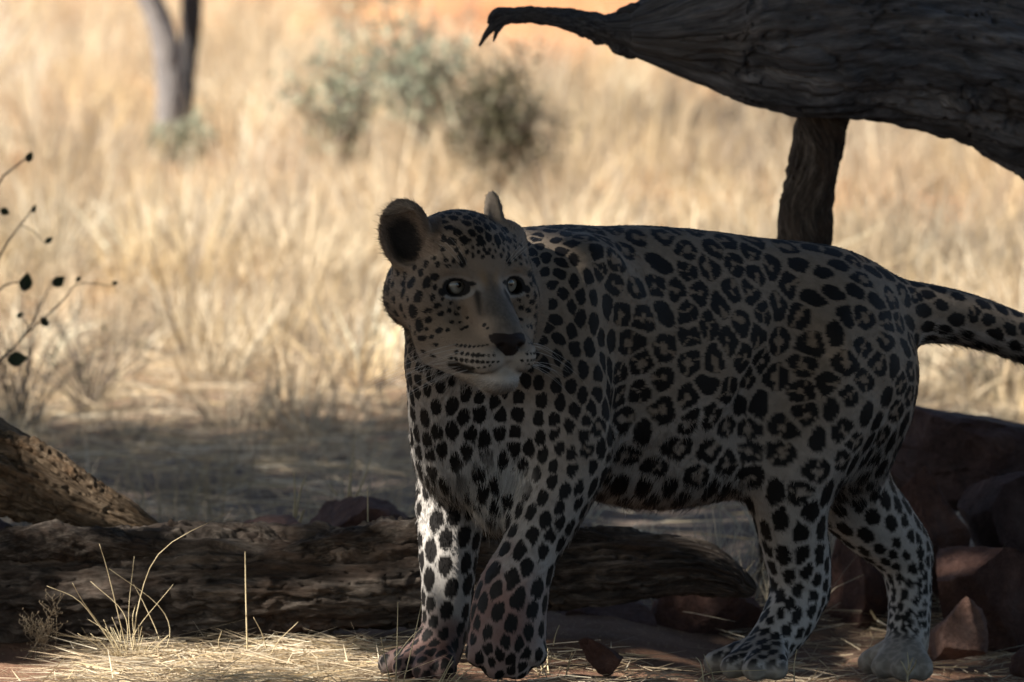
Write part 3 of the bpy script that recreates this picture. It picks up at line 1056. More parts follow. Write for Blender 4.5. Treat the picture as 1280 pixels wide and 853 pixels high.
c2 = gm.mix(gm.math('MULTIPLY', gm.ramp(litter, [(0.56, 0.0), (0.64, 1.0)]), 0.45), c1, (0.42, 0.32, 0.19))
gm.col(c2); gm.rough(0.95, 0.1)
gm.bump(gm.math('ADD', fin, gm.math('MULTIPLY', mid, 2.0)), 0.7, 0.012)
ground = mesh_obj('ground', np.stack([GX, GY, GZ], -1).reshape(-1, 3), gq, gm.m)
tag(ground, kind='structure')

# ------------------------------------------------------------------ dead wood
def wood_material(name, dark, mid, light, warm, scale=1.0):
    m = NT(name)
    g = m.attr('grain').outputs['Vector']
    n1 = m.noise(9 * scale, 8, 0.70, m.mapped((1.1, 5, 5), vec=g), 0.5)
    n2 = m.noise(4.5, 5, 0.65, m.mapped((0.9, 2.0, 2.0), vec=g))
    n3 = m.noise(34 * scale, 5, 0.75, m.mapped((0.8, 5, 5), vec=g), 0.3)
    c = m.ramp(n1, [(0.30, dark), (0.50, mid), (0.72, light)])
    c = m.mix(m.ramp(n2, [(0.50, 0.0), (0.66, 0.75)]), c, warm)
    c = m.mix(0.6, c, m.mix(1.0, c, m.ramp(n3, [(0.35, 0.30), (0.65, 1.45)]), 'MULTIPLY'))
    m.col(c); m.rough(0.9, 0.15)
    b = m.bump(m.math('ADD', n1, m.math('MULTIPLY', n3, 0.5)), 1.0, 0.008)
    return m.m

def spline(ctrl, n):
    c = np.asarray(ctrl, float)
    c = np.vstack([2 * c[0] - c[1], c, 2 * c[-1] - c[-2]])
    seg = len(c) - 3
    out = []
    for t in np.linspace(0, seg - 1e-6, n):
        i = int(t); f = t - i
        p0, p1, p2, p3 = c[i:i + 4]
        out.append(0.5 * (2 * p1 + (p2 - p0) * f + (2 * p0 - 5 * p1 + 4 * p2 - p3) * f * f + (3 * p1 - p0 - 3 * p2 + p3) * f ** 3))
    return np.array(out)

def wood_tube(name, ctrl, mat, n_len, n_round, parent=None, off=(0, 0, 0), seed=0, groove=0.10, lump=0.14, crack=0.12, twist=0.0, freq=5.0, ragged=0.0, flat=1.0, ledge=0.05):
    """weathered stem through ctrl = (x, y, z, r): long grooves, cracks and lumps are real relief"""
    q = spline(ctrl, n_len)
    P, r = q[:, :3], np.maximum(q[:, 3], 0.0012)
    T = unit(np.gradient(P, axis=0))
    s = np.concatenate([[0], np.cumsum(np.linalg.norm(np.diff(P, axis=0), axis=1))])
    ref = np.array((0.02, -0.1, 1.0))
    A = unit(np.cross(T, ref)); B = np.cross(T, A)
    th = np.linspace(0, 2 * math.pi, n_round, endpoint=False)
    S, TH = np.meshgrid(s, th, indexing='ij')
    tw = TH + twist * S
    R0 = r[:, None]
    rm = float(np.median(r))
    k = 1.0 / rm
    g = np.stack([S, np.cos(tw) * rm, np.sin(tw) * rm], -1).reshape(-1, 3)
    low = fbm(g * k * np.array((0.45, 0.9, 0.9)), 3, seed) .reshape(S.shape)
    gr = fbm(g * k * np.array((0.55, freq * 0.6, freq * 0.6)), 3, seed + 3).reshape(S.shape)
    gr2 = fbm(g * k * np.array((1.6, freq * 1.5, freq * 1.5)), 3, seed + 5).reshape(S.shape)
    ck = vnoise(g * k * np.array((0.30, freq * 0.42, freq * 0.42)) + 0.25 * fbm(g * k * 1.7, 2, seed + 9)[:, None], seed + 7).reshape(S.shape)
    cr = sstep(0.16, 0.0, np.abs(ck))
    led = vnoise(g * k * np.array((0.20, 2.6, 2.6)) + 0.28 * fbm(g * k * np.array((2.5, 5, 5)), 2, seed + 13)[:, None], seed + 15).reshape(S.shape)
    ledge_ = sstep(-0.05, 0.05, led) + 0.7 * sstep(0.28, 0.34, led) - 0.6 * sstep(-0.33, -0.40, led)
    tiny = fbm(g * k * np.array((3, freq * 4, freq * 4)), 2, seed + 11).reshape(S.shape)
    ck2 = vnoise(g * k * np.array((0.55, freq * 1.3, freq * 1.3)) + 0.4 * fbm(g * k * 3, 2, seed + 19)[:, None], seed + 21).reshape(S.shape)
    cr = cr + 0.9 * sstep(0.11, 0.0, np.abs(ck2))
    rad = R0 * (1 + lump * low + groove * gr + groove * 0.45 * gr2 - crack * cr + ledge * (ledge_ - 0.6) + 0.022 * tiny)
    if ragged:
        e = sstep(0.0, 1.0, (S - (s[-1] - ragged)) / ragged)
        rad = rad * (1 - e * np.clip(0.4 + 0.9 * np.sin(TH * 5 + seed) * np.sin(TH * 3 + 1), 0, 1) * 0.8)
    V = P[:, None, :] + (A[:, None, :] * np.cos(TH)[..., None] + B[:, None, :] * np.sin(TH)[..., None] * flat) * rad[..., None]
    V = V.reshape(-1, 3)
    i = np.arange(n_len * n_round).reshape(n_len, n_round)
    j = np.roll(i, -1, axis=1)
    Q = np.stack([i[:-1], j[:-1], j[1:], i[1:]], -1).reshape(-1, 4)
    caps = []
    nv = len(V)
    V = np.vstack([V, P[0], P[-1]]); g = np.vstack([g, g[0], g[-1]])
    c0 = np.stack([j[0], i[0], np.full(n_round, nv), np.full(n_round, nv)], -1)
    c1 = np.stack([i[-1], j[-1], np.full(n_round, nv + 1), np.full(n_round, nv + 1)], -1)
    me = bpy.data.meshes.new(name)
    faces = [tuple(f) for f in Q.tolist()] + [tuple(f[:3]) for f in c0.tolist()] + [tuple(f[:3]) for f in c1.tolist()]
    me.from_pydata((V - np.asarray(off)).tolist(), [], faces)
    me.materials.append(mat)
    me.polygons.foreach_set('use_smooth', np.ones(len(me.polygons), dtype=bool))
    ga = me.attributes.new('grain', 'FLOAT_VECTOR', 'POINT')
    ga.data.foreach_set('vector', (g * (0.1 / rm)).astype(np.float32).ravel())
    return link(bpy.data.objects.new(name, me), parent)

def pr(px, py, Y, r):
    p = at(px, py, Y)
    return (*p, r * pxm(Y))
def empty(name, loc):
    o = bpy.data.objects.new(name, None)
    o.location = loc
    return link(o)

grey_wood = wood_material('weathered_grey_wood', (0.028, 0.030, 0.036), (0.118, 0.122, 0.137), (0.28, 0.285, 0.30), (0.115, 0.105, 0.10))
dark_wood = wood_material('dark_rotten_wood', (0.022, 0.018, 0.016), (0.085, 0.069, 0.058), (0.27, 0.228, 0.19), (0.10, 0.068, 0.05))
tan_wood = wood_material('pale_split_wood', (0.05, 0.035, 0.024), (0.19, 0.135, 0.088), (0.36, 0.275, 0.19), (0.22, 0.135, 0.075))

# fallen tree overhead, right
base = at(1900, 700, 1.0); base[2] = gz(base[0], base[1])
ft = empty('fallen_tree', base)
tag(ft, 'thick grey dead tree trunk slanting across the upper right corner', 'fallen tree')
fo = np.array(base)
wood_tube('trunk', [pr(728, 30, 0.86, 12), pr(758, 36, 0.86, 18), pr(785, 38, 0.87, 29), pr(812, 37, 0.87, 43), pr(855, 32, 0.88, 69), pr(920, 22, 0.9, 104), pr(1010, 18, 0.9, 124), pr(1110, 20, 0.92, 126), pr(1200, 38, 0.94, 130),
                    pr(1290, 70, 0.96, 134), pr(1420, 150, 1.0, 130), pr(1600, 320, 1.0, 120), pr(1780, 520, 1.0, 125), pr(1950, 700, 1.0, 130)],
          grey_wood, 330, 230, ft, fo, seed=21, groove=0.070, lump=0.06, crack=0.095, twist=0.75, freq=6.0, ledge=0.06)
wood_tube('branch', [pr(830, 44, 0.87, 30), pr(790, 42, 0.87, 27), pr(750, 34, 0.86, 18), pr(700, 23, 0.84, 12.5), pr(655, 19, 0.83, 10), pr(628, 24, 0.82, 8), pr(612, 38, 0.82, 5), pr(599, 58, 0.82, 1.6)],
          grey_wood, 110, 40, ft, fo, seed=5, groove=0.16, lump=0.10, crack=0.10, freq=2.5)
wood_tube('branch', [pr(650, 19, 0.83, 8), pr(630, 15, 0.82, 6.5), pr(616, 19, 0.81, 4.5), pr(610, 30, 0.81, 1.5)], grey_wood, 40, 24, ft, fo, seed=8, groove=0.15, lump=0.1, crack=0.1, freq=2)
wood_tube('branch', [pr(632, 24, 0.825, 5), pr(622, 38, 0.82, 3.5), pr(617, 52, 0.82, 1.2)], grey_wood, 30, 20, ft, fo, seed=9, groove=0.15, lump=0.1, crack=0.1, freq=2)
wood_tube('branch', [pr(812, 30, 0.87, 18), pr(792, 14, 0.86, 10), pr(778, 13, 0.86, 5), pr(770, 18, 0.86, 2)], grey_wood, 30, 24, ft, fo, seed=12, groove=0.2, lump=0.2, crack=0.1, freq=2)
pb = at(985, 735, 1.02); pb[2] = gz(pb[0], pb[1]) - 0.05
wood_tube('prop_limb', [pr(1036, 90, 0.95, 36), pr(1028, 160, 0.97, 32), pr(1015, 230, 0.98, 33), pr(1003, 300, 0.99, 33), pr(992, 420, 1.0, 34), pr(987, 560, 1.01, 36), (*pb, 0.055)],
          dark_wood, 150, 70, ft, fo, seed=33, groove=0.12, lump=0.06, crack=0.12, freq=3.0)

# long rotten log on the ground, left
lb = at(250, 800, 0.38); lb[2] = 0
log = empty('fallen_log', lb)
tag(log, 'long dark rotten log lying on the ground behind the leopard\'s front legs', 'log')
wood_tube('stem', [pr(-420, 742, 0.40, 66), pr(-200, 738, 0.39, 70), pr(0, 737, 0.38, 70), pr(130, 735, 0.38, 72), pr(260, 731, 0.37, 74), pr(380, 728, 0.37, 70), pr(480, 724, 0.37, 68), pr(580, 715, 0.38, 60), pr(690, 712, 0.40, 52),
                   pr(790, 707, 0.42, 44), pr(860, 706, 0.43, 36), pr(896, 716, 0.44, 29), pr(920, 727, 0.45, 20), pr(936, 736, 0.45, 13), pr(944, 740, 0.45, 5)],
          dark_wood, 460, 190, log, lb, seed=51, groove=0.09, lump=0.08, crack=0.15, twist=0.12, freq=6.5, ledge=0.085, flat=1.0)
wood_tube('split_ridge', [pr(330, 700, 0.33, 6), pr(390, 690, 0.33, 20), pr(450, 682, 0.33, 26), pr(530, 670, 0.34, 26), pr(600, 664, 0.36, 22), pr(690, 668, 0.38, 16), pr(760, 676, 0.40, 6)],
          dark_wood, 160, 60, log, lb, seed=57, groove=0.18, lump=0.08, crack=0.18, freq=3.0)
wood_tube('split_ridge', [pr(-60, 690, 0.33, 12), pr(40, 680, 0.33, 24), pr(120, 682, 0.33, 22), pr(200, 690, 0.32, 12), pr(240, 696, 0.32, 3)],
          dark_wood, 110, 50, log, lb, seed=63, groove=0.18, lump=0.08, crack=0.18, freq=3.0)
wood_tube('split_ridge', [pr(215, 690, 0.34, 5), pr(250, 674, 0.35, 15), pr(310, 668, 0.36, 17), pr(345, 680, 0.35, 12), pr(372, 692, 0.34, 4)],
          dark_wood, 80, 50, log, lb, seed=69, groove=0.2, lump=0.12, crack=0.18, freq=3.0)
# broken limb lying across the log, far left
bl = at(100, 660, 0.46)
limb_o = empty('broken_limb', bl)
tag(limb_o, 'pale split limb sloping down onto the long log at the left edge', 'dead limb')
wood_tube('stem', [pr(-330, 450, 0.50, 58), pr(-150, 520, 0.49, 56), pr(-40, 575, 0.48, 54), pr(40, 606, 0.47, 50), pr(100, 634, 0.46, 41), pr(150, 652, 0.45, 29), pr(190, 666, 0.44, 16), pr(220, 674, 0.44, 3)],
          tan_wood, 260, 150, limb_o, bl, seed=77, groove=0.09, lump=0.08, crack=0.16, freq=5.0, ledge=0.07)
wood_tube('bark_ridge', [pr(-160, 478, 0.46, 12), pr(-20, 549, 0.455, 17), pr(40, 568, 0.45, 16), pr(90, 596, 0.445, 14), pr(135, 626, 0.44, 12), pr(180, 652, 0.43, 9), pr(212, 668, 0.43, 3)],
          tan_wood, 160, 40, limb_o, bl, seed=81, groove=0.22, lump=0.20, crack=0.16, freq=3.2, ledge=0.16)

# ------------------------------------------------------------------ rocks
def rock_material(name, a, b, c):
    m = NT(name)
    n1 = m.noise(16, 8, 0.70, None, 0.6); n2 = m.noise(120, 6, 0.75); n3 = m.noise(9, 5, 0.6)
    col = m.ramp(n1, [(0.30, a), (0.55, b), (0.78, c)])
    col = m.mix(0.35, col, m.mix(1.0, col, m.ramp(n2, [(0.35, 0.35), (0.68, 1.5)]), 'MULTIPLY'))
    col = m.mix(m.ramp(n3, [(0.55, 0.0), (0.72, 0.5)]), col, (0.20, 0.15, 0.14))
    m.col(col); m.rough(0.85, 0.25)
    m.bump(m.math('ADD', n2, m.math('MULTIPLY', n1, 2.2)), 1.0, 0.016)
    return m.m
rock_red = rock_material('red_rock', (0.080, 0.042, 0.034), (0.18, 0.092, 0.070), (0.33, 0.19, 0.145))
rock_purple = rock_material('purple_rock', (0.065, 0.042, 0.042), (0.14, 0.085, 0.080), (0.25, 0.165, 0.15))
rock_pink = rock_material('pink_rock', (0.20, 0.11, 0.085), (0.34, 0.20, 0.155), (0.46, 0.31, 0.25))
def rock(x0, x1, y0, y1, Y, depth, mat, seed, label, cuts=13, spin=0.0, lean=0.0, rough=0.045):
    """boulder filling photo box x0..x1, y0..y1 at depth Y"""
    rr = np.random.default_rng(seed)
    bm = bmesh.new()
    bmesh.ops.create_icosphere(bm, subdivisions=5, radius=1.0)
    V = np.array([v.co[:] for v in bm.verts])
    nrm = [unit(rr.normal(0, 1, 3) * np.array((1, 1, 0.9))) for _ in range(cuts + 2)]
    for n in nrm:
        h = rr.uniform(0.36, 0.66)
        d = V @ n - h
        V = V - np.where(d > 0, d * 0.995, 0)[:, None] * n
    V = V + V * (fbm(V * 2.2 + seed, 4, seed)[:, None] * rough * 1.1 + fbm(V * 9 + seed, 3, seed + 2)[:, None] * rough * 0.55)
    V = V - V * (sstep(0.10, 0.0, np.abs(vnoise(V * 2.6 + seed, seed + 5))) * 0.035)[:, None]
    V = V @ np.array(Matrix.Rotation(spin, 3, 'Z')).T @ np.array(Matrix.Rotation(lean, 3, 'Y')).T
    lo, hi = V.min(0), V.max(0)
    V = (V - (lo + hi) / 2) / ((hi - lo) / 2)
    k = pxm(Y)
    hw, hh = (x1 - x0) / 2 * k, (y1 - y0) / 2 * k
    cz = at((x0 + x1) / 2, (y0 + y1) / 2, Y)
    V = V * np.array((hw, depth, hh))
    for v, co in zip(bm.verts, V): v.co = co
    me = bpy.data.meshes.new('rock'); bm.to_mesh(me); bm.free()
    me.materials.append(mat)
    me.polygons.foreach_set('use_smooth', np.ones(len(me.polygons), dtype=bool))
    try: me.set_sharp_from_angle(angle=R(24))
    except Exception: pass
    o = link(bpy.data.objects.new('rock', me))
    o.location = cz
    return tag(o, label, 'rock', 'rocks around the log')
rock(1092, 1330, 503, 640, 1.25, 0.17, rock_purple, 1, 'wide dark slab of rock just under the leopard\'s tail', 10)
rock(1105, 1212, 580, 760, 0.85, 0.10, rock_red, 2, 'upright reddish boulder right behind the leopard\'s hind hock', 9)
rock(1196, 1320, 585, 740, 0.98, 0.10, rock_purple, 3, 'brown boulder at the right edge below the dark slab', 9)
rock(1164, 1345, 676, 835, 0.62, 0.12, rock_red, 4, 'large angular red boulder in the lower right corner', 7, 0.4)
rock(1160, 1234, 742, 832, 0.42, 0.045, rock_pink, 15, 'small pointed stone with a pale face beside the far hind paw', 8, 0.9)
rock(1020, 1118, 670, 812, 0.80, 0.09, rock_red, 6, 'dark red stone seen between the two hind legs', 8)
rock(800, 955, 722, 812, 0.72, 0.10, rock_red, 7, 'low dark red stone between the log end and the near hind leg', 8)
rock(672, 820, 735, 815, 0.70, 0.09, rock_purple, 8, 'shaded stone under the log beneath the leopard\'s belly', 8)
rock(284, 412, 648, 722, 0.66, 0.08, rock_pink, 26, 'flat pinkish stone behind the log, left of the purple one', 7)
rock(382, 520, 618, 712, 0.98, 0.10, rock_red, 23, 'purple and rust stone behind the log beside the front leg', 7, 0.5)
rock(722, 780, 797, 850, -0.02, 0.035, rock_red, 11, 'small red stone on the straw behind the lifted paw', 8)
rock(1262, 1350, 800, 860, 0.2, 0.05, rock_red, 13, 'half buried red stone cut off by the lower right corner', 7)
rock(-60, 45, 640, 720, 0.62, 0.08, rock_purple, 14, 'dark stone under the split limb at the left edge', 7)

# ------------------------------------------------------------------ dry grass (nobody could count it)
def grass_material(name, translucency=0.35):
    m = NT(name)
    a = m.attr('tint')
    m.col(a.outputs['Color']); m.rough(0.7, 0.2)
    tr = m.n('BsdfTranslucent'); m.l(a.outputs['Color'], tr.inputs[0])
    mx = m.n('MixShader'); mx.inputs[0].default_value = translucency
    m.l(m.b.outputs[0], mx.inputs[1]); m.l(tr.outputs[0], mx.inputs[2]); m.l(mx.outputs[0], m.out.inputs['Surface'])
    return m.m
straw_m = grass_material('dry_grass_blades')
STRAWS = np.array([(0.60, 0.48, 0.32), (0.70, 0.59, 0.42), (0.55, 0.44, 0.30), (0.77, 0.69, 0.53), (0.48, 0.39, 0.28), (0.36, 0.30, 0.23), (0.62, 0.485, 0.29)])
def blades(name, base, direc, length, width, droop, tint, mat, levels=4, parent=None, off=(0, 0, 0)):
    """many curved blades in one mesh; arrays per blade"""
    n = len(base)
    side = unit(np.cross(direc, rng.normal(0, 1, (n, 3))))
    t = np.linspace(0, 1, levels)
    dr = unit(direc * np.array((1, 1, 0.0)) + rng.normal(0, 0.3, (n, 3)) * np.array((1, 1, 0)))
    P = base[:, None, :] + direc[:, None, :] * (length[:, None] * t)[..., None] \
        + (dr[:, None, :] * 0.6 + np.array((0, 0, -0.55))) * (length * droop)[:, None, None] * (t ** 2)[None, :, None]
    w = width[:, None] * (1 - 0.85 * t ** 1.5)
    A = P + side[:, None, :] * w[..., None] * 0.5
    B = P - side[:, None, :] * w[..., None] * 0.5
    V = np.stack([A, B], 2).reshape(-1, 3) - np.asarray(off)
    i = np.arange(n * levels * 2).reshape(n, levels, 2)
    Q = np.stack([i[:, :-1, 0], i[:, :-1, 1], i[:, 1:, 1], i[:, 1:, 0]], -1).reshape(-1, 4)
    o = mesh_obj(name, V, Q, mat, parent, smooth=True)
    ta = o.data.attributes.new('tint', 'FLOAT_COLOR', 'POINT')
    col = np.repeat(np.column_stack([tint, np.ones(n)]), levels * 2, axis=0)
    ta.data.foreach_set('color', col.astype(np.float32).ravel())
    return o
def tints(n, lo=0.75, hi=1.15):
    return np.clip(STRAWS[rng.integers(0, len(STRAWS), n)] * rng.uniform(lo, hi, n)[:, None], 0, 0.85)

def tuft_field(ntuft, ymin, ymax, per, hmin, hmax, halfw):
    y = ymin + (ymax - ymin) * rng.random(ntuft * 3) ** 0.9
    x = rng.uniform(-1, 1, ntuft * 3) * halfw(y)
    # patchy: thin where the sand shows
    den = fbm(np.stack([x * 0.6, y * 0.35, 0 * x], 1), 3, 60)
    bare = np.exp(-((x - 0.42) / 0.75) ** 4) * sstep(15, 18, y) * 0.985
    path = np.exp(-((x + 0.05) / 0.5) ** 2) * sstep(7.5, 5.0, y) * 0.7
    k = rng.random(len(x)) < np.clip(0.42 + 0.45 * den, 0.06, 1) * (1 - bare) * (1 - path)
    x, y = x[k][:ntuft], y[k][:ntuft]
    n = len(x)
    hgt = rng.uniform(hmin, hmax, n) * (0.75 + 0.35 * rng.random(n))
    tc = STRAWS[rng.integers(0, len(STRAWS), n)] * (rng.uniform(0.75, 1.2, n) * (1 + 0.22 * fbm(np.stack([x * 1.3, y * 0.6, 0 * x], 1), 2, 66)))[:, None]
    per_n = rng.integers(int(per * 0.5), int(per * 1.4), n)
    idx = np.repeat(np.arange(n), per_n)
    m = len(idx)
    rr = 0.07 * np.sqrt(rng.random(m)); aa = rng.uniform(0, 6.283, m)
    bx = x[idx] + rr * np.cos(aa); by = y[idx] + rr * np.sin(aa)
    base = np.stack([bx, by, ground_z(bx, by) - 0.01], 1)
    out = np.stack([np.cos(aa), np.sin(aa), np.zeros(m)], 1) * (rr / 0.07)[:, None]
    direc = unit(out * rng.uniform(0.15, 0.75, m)[:, None] + rng.normal(0, 0.14, (m, 3)) + np.array((0.05, 0, 1.0)))
    return base, direc, hgt[idx] * rng.uniform(0.55, 1.15, m), np.clip(tc[idx] * rng.uniform(0.85, 1.15, m)[:, None], 0, 0.85)
parts = []
for args in ((900, 3.5, 8.0, 32, 0.12, 0.32, lambda y: 2.2 + 0.12 * y), (1250, 6.5, 16.0, 40, 0.18, 0.46, lambda y: 2.0 + 0.13 * y), (1600, 14.0, 38.0, 38, 0.26, 0.58, lambda y: 2.0 + 0.15 * y), (1500, 4.0, 34.0, 16, 0.16, 0.5, lambda y: 7.0 + 0.30 * y)):
    parts.append(tuft_field(*args))
Bp, Dp, Lp, Tp = (np.concatenate([p[i] for p in parts]) for i in range(4))
field = blades('dry_grass', Bp, Dp, Lp, rng.uniform(0.003, 0.009, len(Bp)) * np.where(np.arange(len(Bp)) < sum(len(p[0]) for p in parts[:3]), 1.0, 1.6), rng.uniform(0.0, 0.9, len(Bp)) ** 1.4, Tp, straw_m)
tag(field, 'sunlit straw coloured dry grass filling the background', 'grass', kind='stuff')

def litter_patch(n, xr, yr, lmin, lmax, wmin, wmax, lift=0.012, mask=None, zoff=0.003):
    x = rng.uniform(*xr, n); y = rng.uniform(*yr, n)
    if mask is not None:
        k = rng.random(n) < mask(x, y)
        x, y = x[k], y[k]
    n = len(x)
    base = np.stack([x, y, ground_z(x, y) + zoff + rng.random(n) ** 2 * lift], 1)
    a = rng.uniform(0, 6.283, n)
    d = unit(np.stack([np.cos(a), np.sin(a) * 0.8, rng.normal(0.03, 0.10, n)], 1))
    return base, d, rng.uniform(lmin, lmax, n), tints(n), rng.uniform(wmin, wmax, n)
def put_litter(name, label, *patches):
    Bq, Dq, Lq, Tq, Wq = (np.concatenate([p[i] for p in patches]) for i in range(5))
    o = blades(name, Bq, Dq, Lq, Wq, rng.uniform(-0.05, 0.12, len(Bq)), Tq, straw_m, 3)
    return tag(o, label, 'straw', kind='stuff')
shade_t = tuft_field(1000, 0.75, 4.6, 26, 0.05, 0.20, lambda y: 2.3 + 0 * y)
sg_ = blades('grass_cover', shade_t[0], shade_t[1], shade_t[2], rng.uniform(0.0015, 0.004, len(shade_t[0])), rng.uniform(0.0, 0.6, len(shade_t[0])), np.clip(shade_t[3] * 0.62 + 0.03, 0, 1), straw_m)  # same straw tints scaled down, so shade is put into the blade colour
tag(sg_, 'short dry grass behind the log, its straw colour darkened for the shade', 'grass', kind='stuff')
put_litter('straw_litter', 'flattened straw matted on the ground beyond the log',
           litter_patch(60000, (-2.8, 3.0), (0.6, 9.0), 0.06, 0.28, 0.0022, 0.0045, 0.03,
                        lambda x, y: np.clip(0.25 + 0.6 * sstep(2.2, 3.6, y) + 0.5 * fbm(np.stack([x * 1.5, y * 1.5, 0 * x], 1), 2, 71), 0.03, 1)))
def fore_mask(x, y):
    n = fbm(np.stack([x * 5, y * 5, 0 * x], 1), 2, 73)
    red = sstep(-0.62, -0.72, x)
    return np.clip(0.62 + 0.55 * n - 0.75 * red, 0.03, 1) * sstep(0.32, 0.12, y)
put_litter('straw_litter', 'loose straw strewn on the ground along the bottom of the picture',
           litter_patch(9000, (-1.0, 1.15), (-0.55, 0.34), 0.02, 0.12, 0.0010, 0.0024, 0.018, fore_mask),
           litter_patch(4200, (-0.66, -0.16), (-0.35, 0.22), 0.03, 0.13, 0.0012, 0.0026, 0.022),
           litter_patch(1500, (0.35, 1.1), (0.0, 0.9), 0.03, 0.12, 0.0012, 0.0024, 0.012))
# ------------------------------------------------------------------ single dry stems and tufts close by
stem_m = NT('dry_stem')
sc_ = stem_m.ramp(stem_m.noise(60, 3), [(0.3, (0.42, 0.33, 0.19)), (0.7, (0.66, 0.56, 0.36))])
stem_m.col(sc_); stem_m.rough(0.6, 0.3)
def stem(parent, off, pts, r0=0.0013, r1=0.0005, mat=None, name='stem'):
    q = spline(np.array(pts), 12) if len(pts) > 2 else np.array(pts)
    V, Fc = tube(q, r0, r1, 5)
    return mesh_obj(name, V - np.asarray(off), Fc, mat or stem_m.m, parent)
def crop_stem(parent, off, pts, Y, r0, r1, ox, oy, k, lean=0.0):
    w = [at(ox + x / k, oy + y / k, Y + lean * i) for i, (x, y) in enumerate(pts)]
    return stem(parent, off, w, r0, r1)
def tuft(label, origin, Y, stems, ox, oy, k, r0=0.0013, r1=0.0005, extra=0, seed=1, spread=0.05, hmax=0.10):
    o = empty('grass_tuft', origin)
    tag(o, label, 'dry grass', 'dry grass tufts close to the leopard')
    rr = random.Random(seed)
    for pts in stems:
        crop_stem(o, origin, pts, Y + rr.uniform(-0.02, 0.02), r0 * rr.uniform(0.8, 1.15), r1, ox, oy, k, rr.uniform(-0.02, 0.02))
    for i in range(extra):
        a = rr.uniform(0, 6.283); b = np.array(origin) + np.array((math.cos(a) * 0.02, math.sin(a) * 0.02, 0))
        h = rr.uniform(0.3, 1.0) * hmax
        t = b + np.array((math.cos(a) * spread * rr.random(), math.sin(a) * spread * rr.random(), h))
        m = (b + t) / 2 + np.array((0, 0, 0.1 * h))
        stem(o, origin, [b, m, t], r0 * 0.8, r1)
    return o
def on_ground(px, Y):
    p = at(px, 800, Y); p[2] = gz(p[0], p[1]); return p
tuft('bright dry grass tuft in front of the long log, lower left', on_ground(164, 0.07), 0.07,
     [[(400, 790), (330, 690), (250, 590), (150, 545)], [(395, 788), (320, 670), (262, 590), (232, 535)], [(415, 788), (370, 600), (340, 480), (318, 410)],
      [(425, 788), (445, 600), (520, 430), (740, 305)], [(512, 788), (545, 690), (500, 600), (350, 490)], [(485, 785), (510, 720), (465, 610), (428, 540)],
      [(405, 788), (400, 640), (290, 530)], [(440, 788), (430, 700), (555, 540)], [(430, 788), (412, 640), (430, 450)], [(400, 785), (352, 700), (280, 650)],
      [(455, 788), (470, 740), (478, 725)], [(420, 788), (380, 715), (362, 680)], [(432, 788), (452, 690), (455, 675)], [(445, 788), (425, 660), (436, 600)]],
     0, 520, 2.5625, 0.0009, 0.00035, 30, 3, 0.07, 0.07)
tuft('single tall straight dry stem standing against the long log', on_ground(309, 0.12), 0.12, [[(793, 790), (788, 600), (785, 435)]], 0, 520, 2.5625, 0.0013, 0.0009)
tuft('few crossed dry stems below the log, right of the tall stem', on_ground(338, 0.05), 0.05,
     [[(845, 850), (880, 740), (955, 660)], [(860, 770), (840, 700), (812, 645)], [(670, 853), (640, 790), (612, 762)], [(660, 800), (655, 770), (628, 735)], [(720, 780), (700, 730), (710, 690)]], 0, 520, 2.5625, 0.0011, 0.0004, 4, 8, 0.05, 0.03)
tuft('dry stems rising in front of the stained paw on the straw', on_ground(500, -0.26), -0.26,
     [[(248, 640), (258, 380), (262, 150)], [(285, 640), (345, 400), (400, 150)], [(225, 640), (190, 480), (165, 350)], [(240, 480), (330, 360), (412, 288)], [(0, 385), (90, 420), (190, 455)]],
     440, 720, 4.571, 0.0010, 0.0006)
tuft('short pale stems between the two front paws', on_ground(560, -0.30), -0.30,
     [[(480, 640), (530, 550), (578, 455)], [(500, 640), (545, 540), (582, 485)], [(530, 640), (590, 570), (620, 540)], [(560, 640), (640, 560), (690, 520)], [(520, 640), (560, 570), (575, 560)]],
     440, 720, 4.571, 0.0011, 0.0006)
tuft('dry stems and seed heads lying behind the lifted front paw', on_ground(690, -0.02), -0.02,
     [[(945, 610), (1010, 500), (1050, 440)], [(1040, 385), (1120, 460), (1270, 500)], [(1090, 560), (1085, 480), (1035, 400)], [(1080, 540), (1140, 470), (1100, 380)], [(1150, 400), (1165, 330), (1185, 280)], [(1000, 470), (1120, 470), (1280, 420)]],
     440, 720, 4.571, 0.0012, 0.0005, 8, 5, 0.06, 0.05)
tuft('thin grass blades in front of the near hind paw', on_ground(895, -0.1), -0.12,
     [[(60, 470), (50, 400), (30, 370)], [(30, 470), (90, 430), (300, 420)], [(100, 470), (90, 430), (60, 360)], [(405, 470), (405, 400), (415, 340)], [(330, 470), (360, 420), (440, 380)], [(575, 470), (560, 440), (500, 380)]],
     860, 700, 3.048, 0.0011, 0.0005)
tuft('tiny leafy sprig at the far hind paw', on_ground(1135, 0.02), 0.05, [[(835, 470), (840, 400), (836, 352)], [(838, 440), (820, 400), (810, 385)], [(838, 440), (865, 400), (870, 380)], [(840, 420), (850, 390), (858, 372)]], 860, 700, 3.048, 0.0016, 0.0006)
tuft('brown stalks standing behind the flat pink stone', on_ground(372, 0.9), 0.85, [[(940, 345), (945, 260), (942, 175)], [(945, 345), (960, 250), (980, 190)], [(960, 345), (970, 310), (975, 300)]], 0, 520, 2.5625, 0.0022, 0.0012)
tuft('thin grey stalks standing on the purple stone by the front leg', on_ground(436, 1.15), 1.1, [[(1115, 262), (1128, 150), (1140, 45)], [(1140, 262), (1170, 190), (1195, 115)], [(1125, 262), (1122, 220), (1128, 200)], [(1080, 255), (1065, 235), (1050, 215)]], 0, 520, 2.5625, 0.0018, 0.0007)
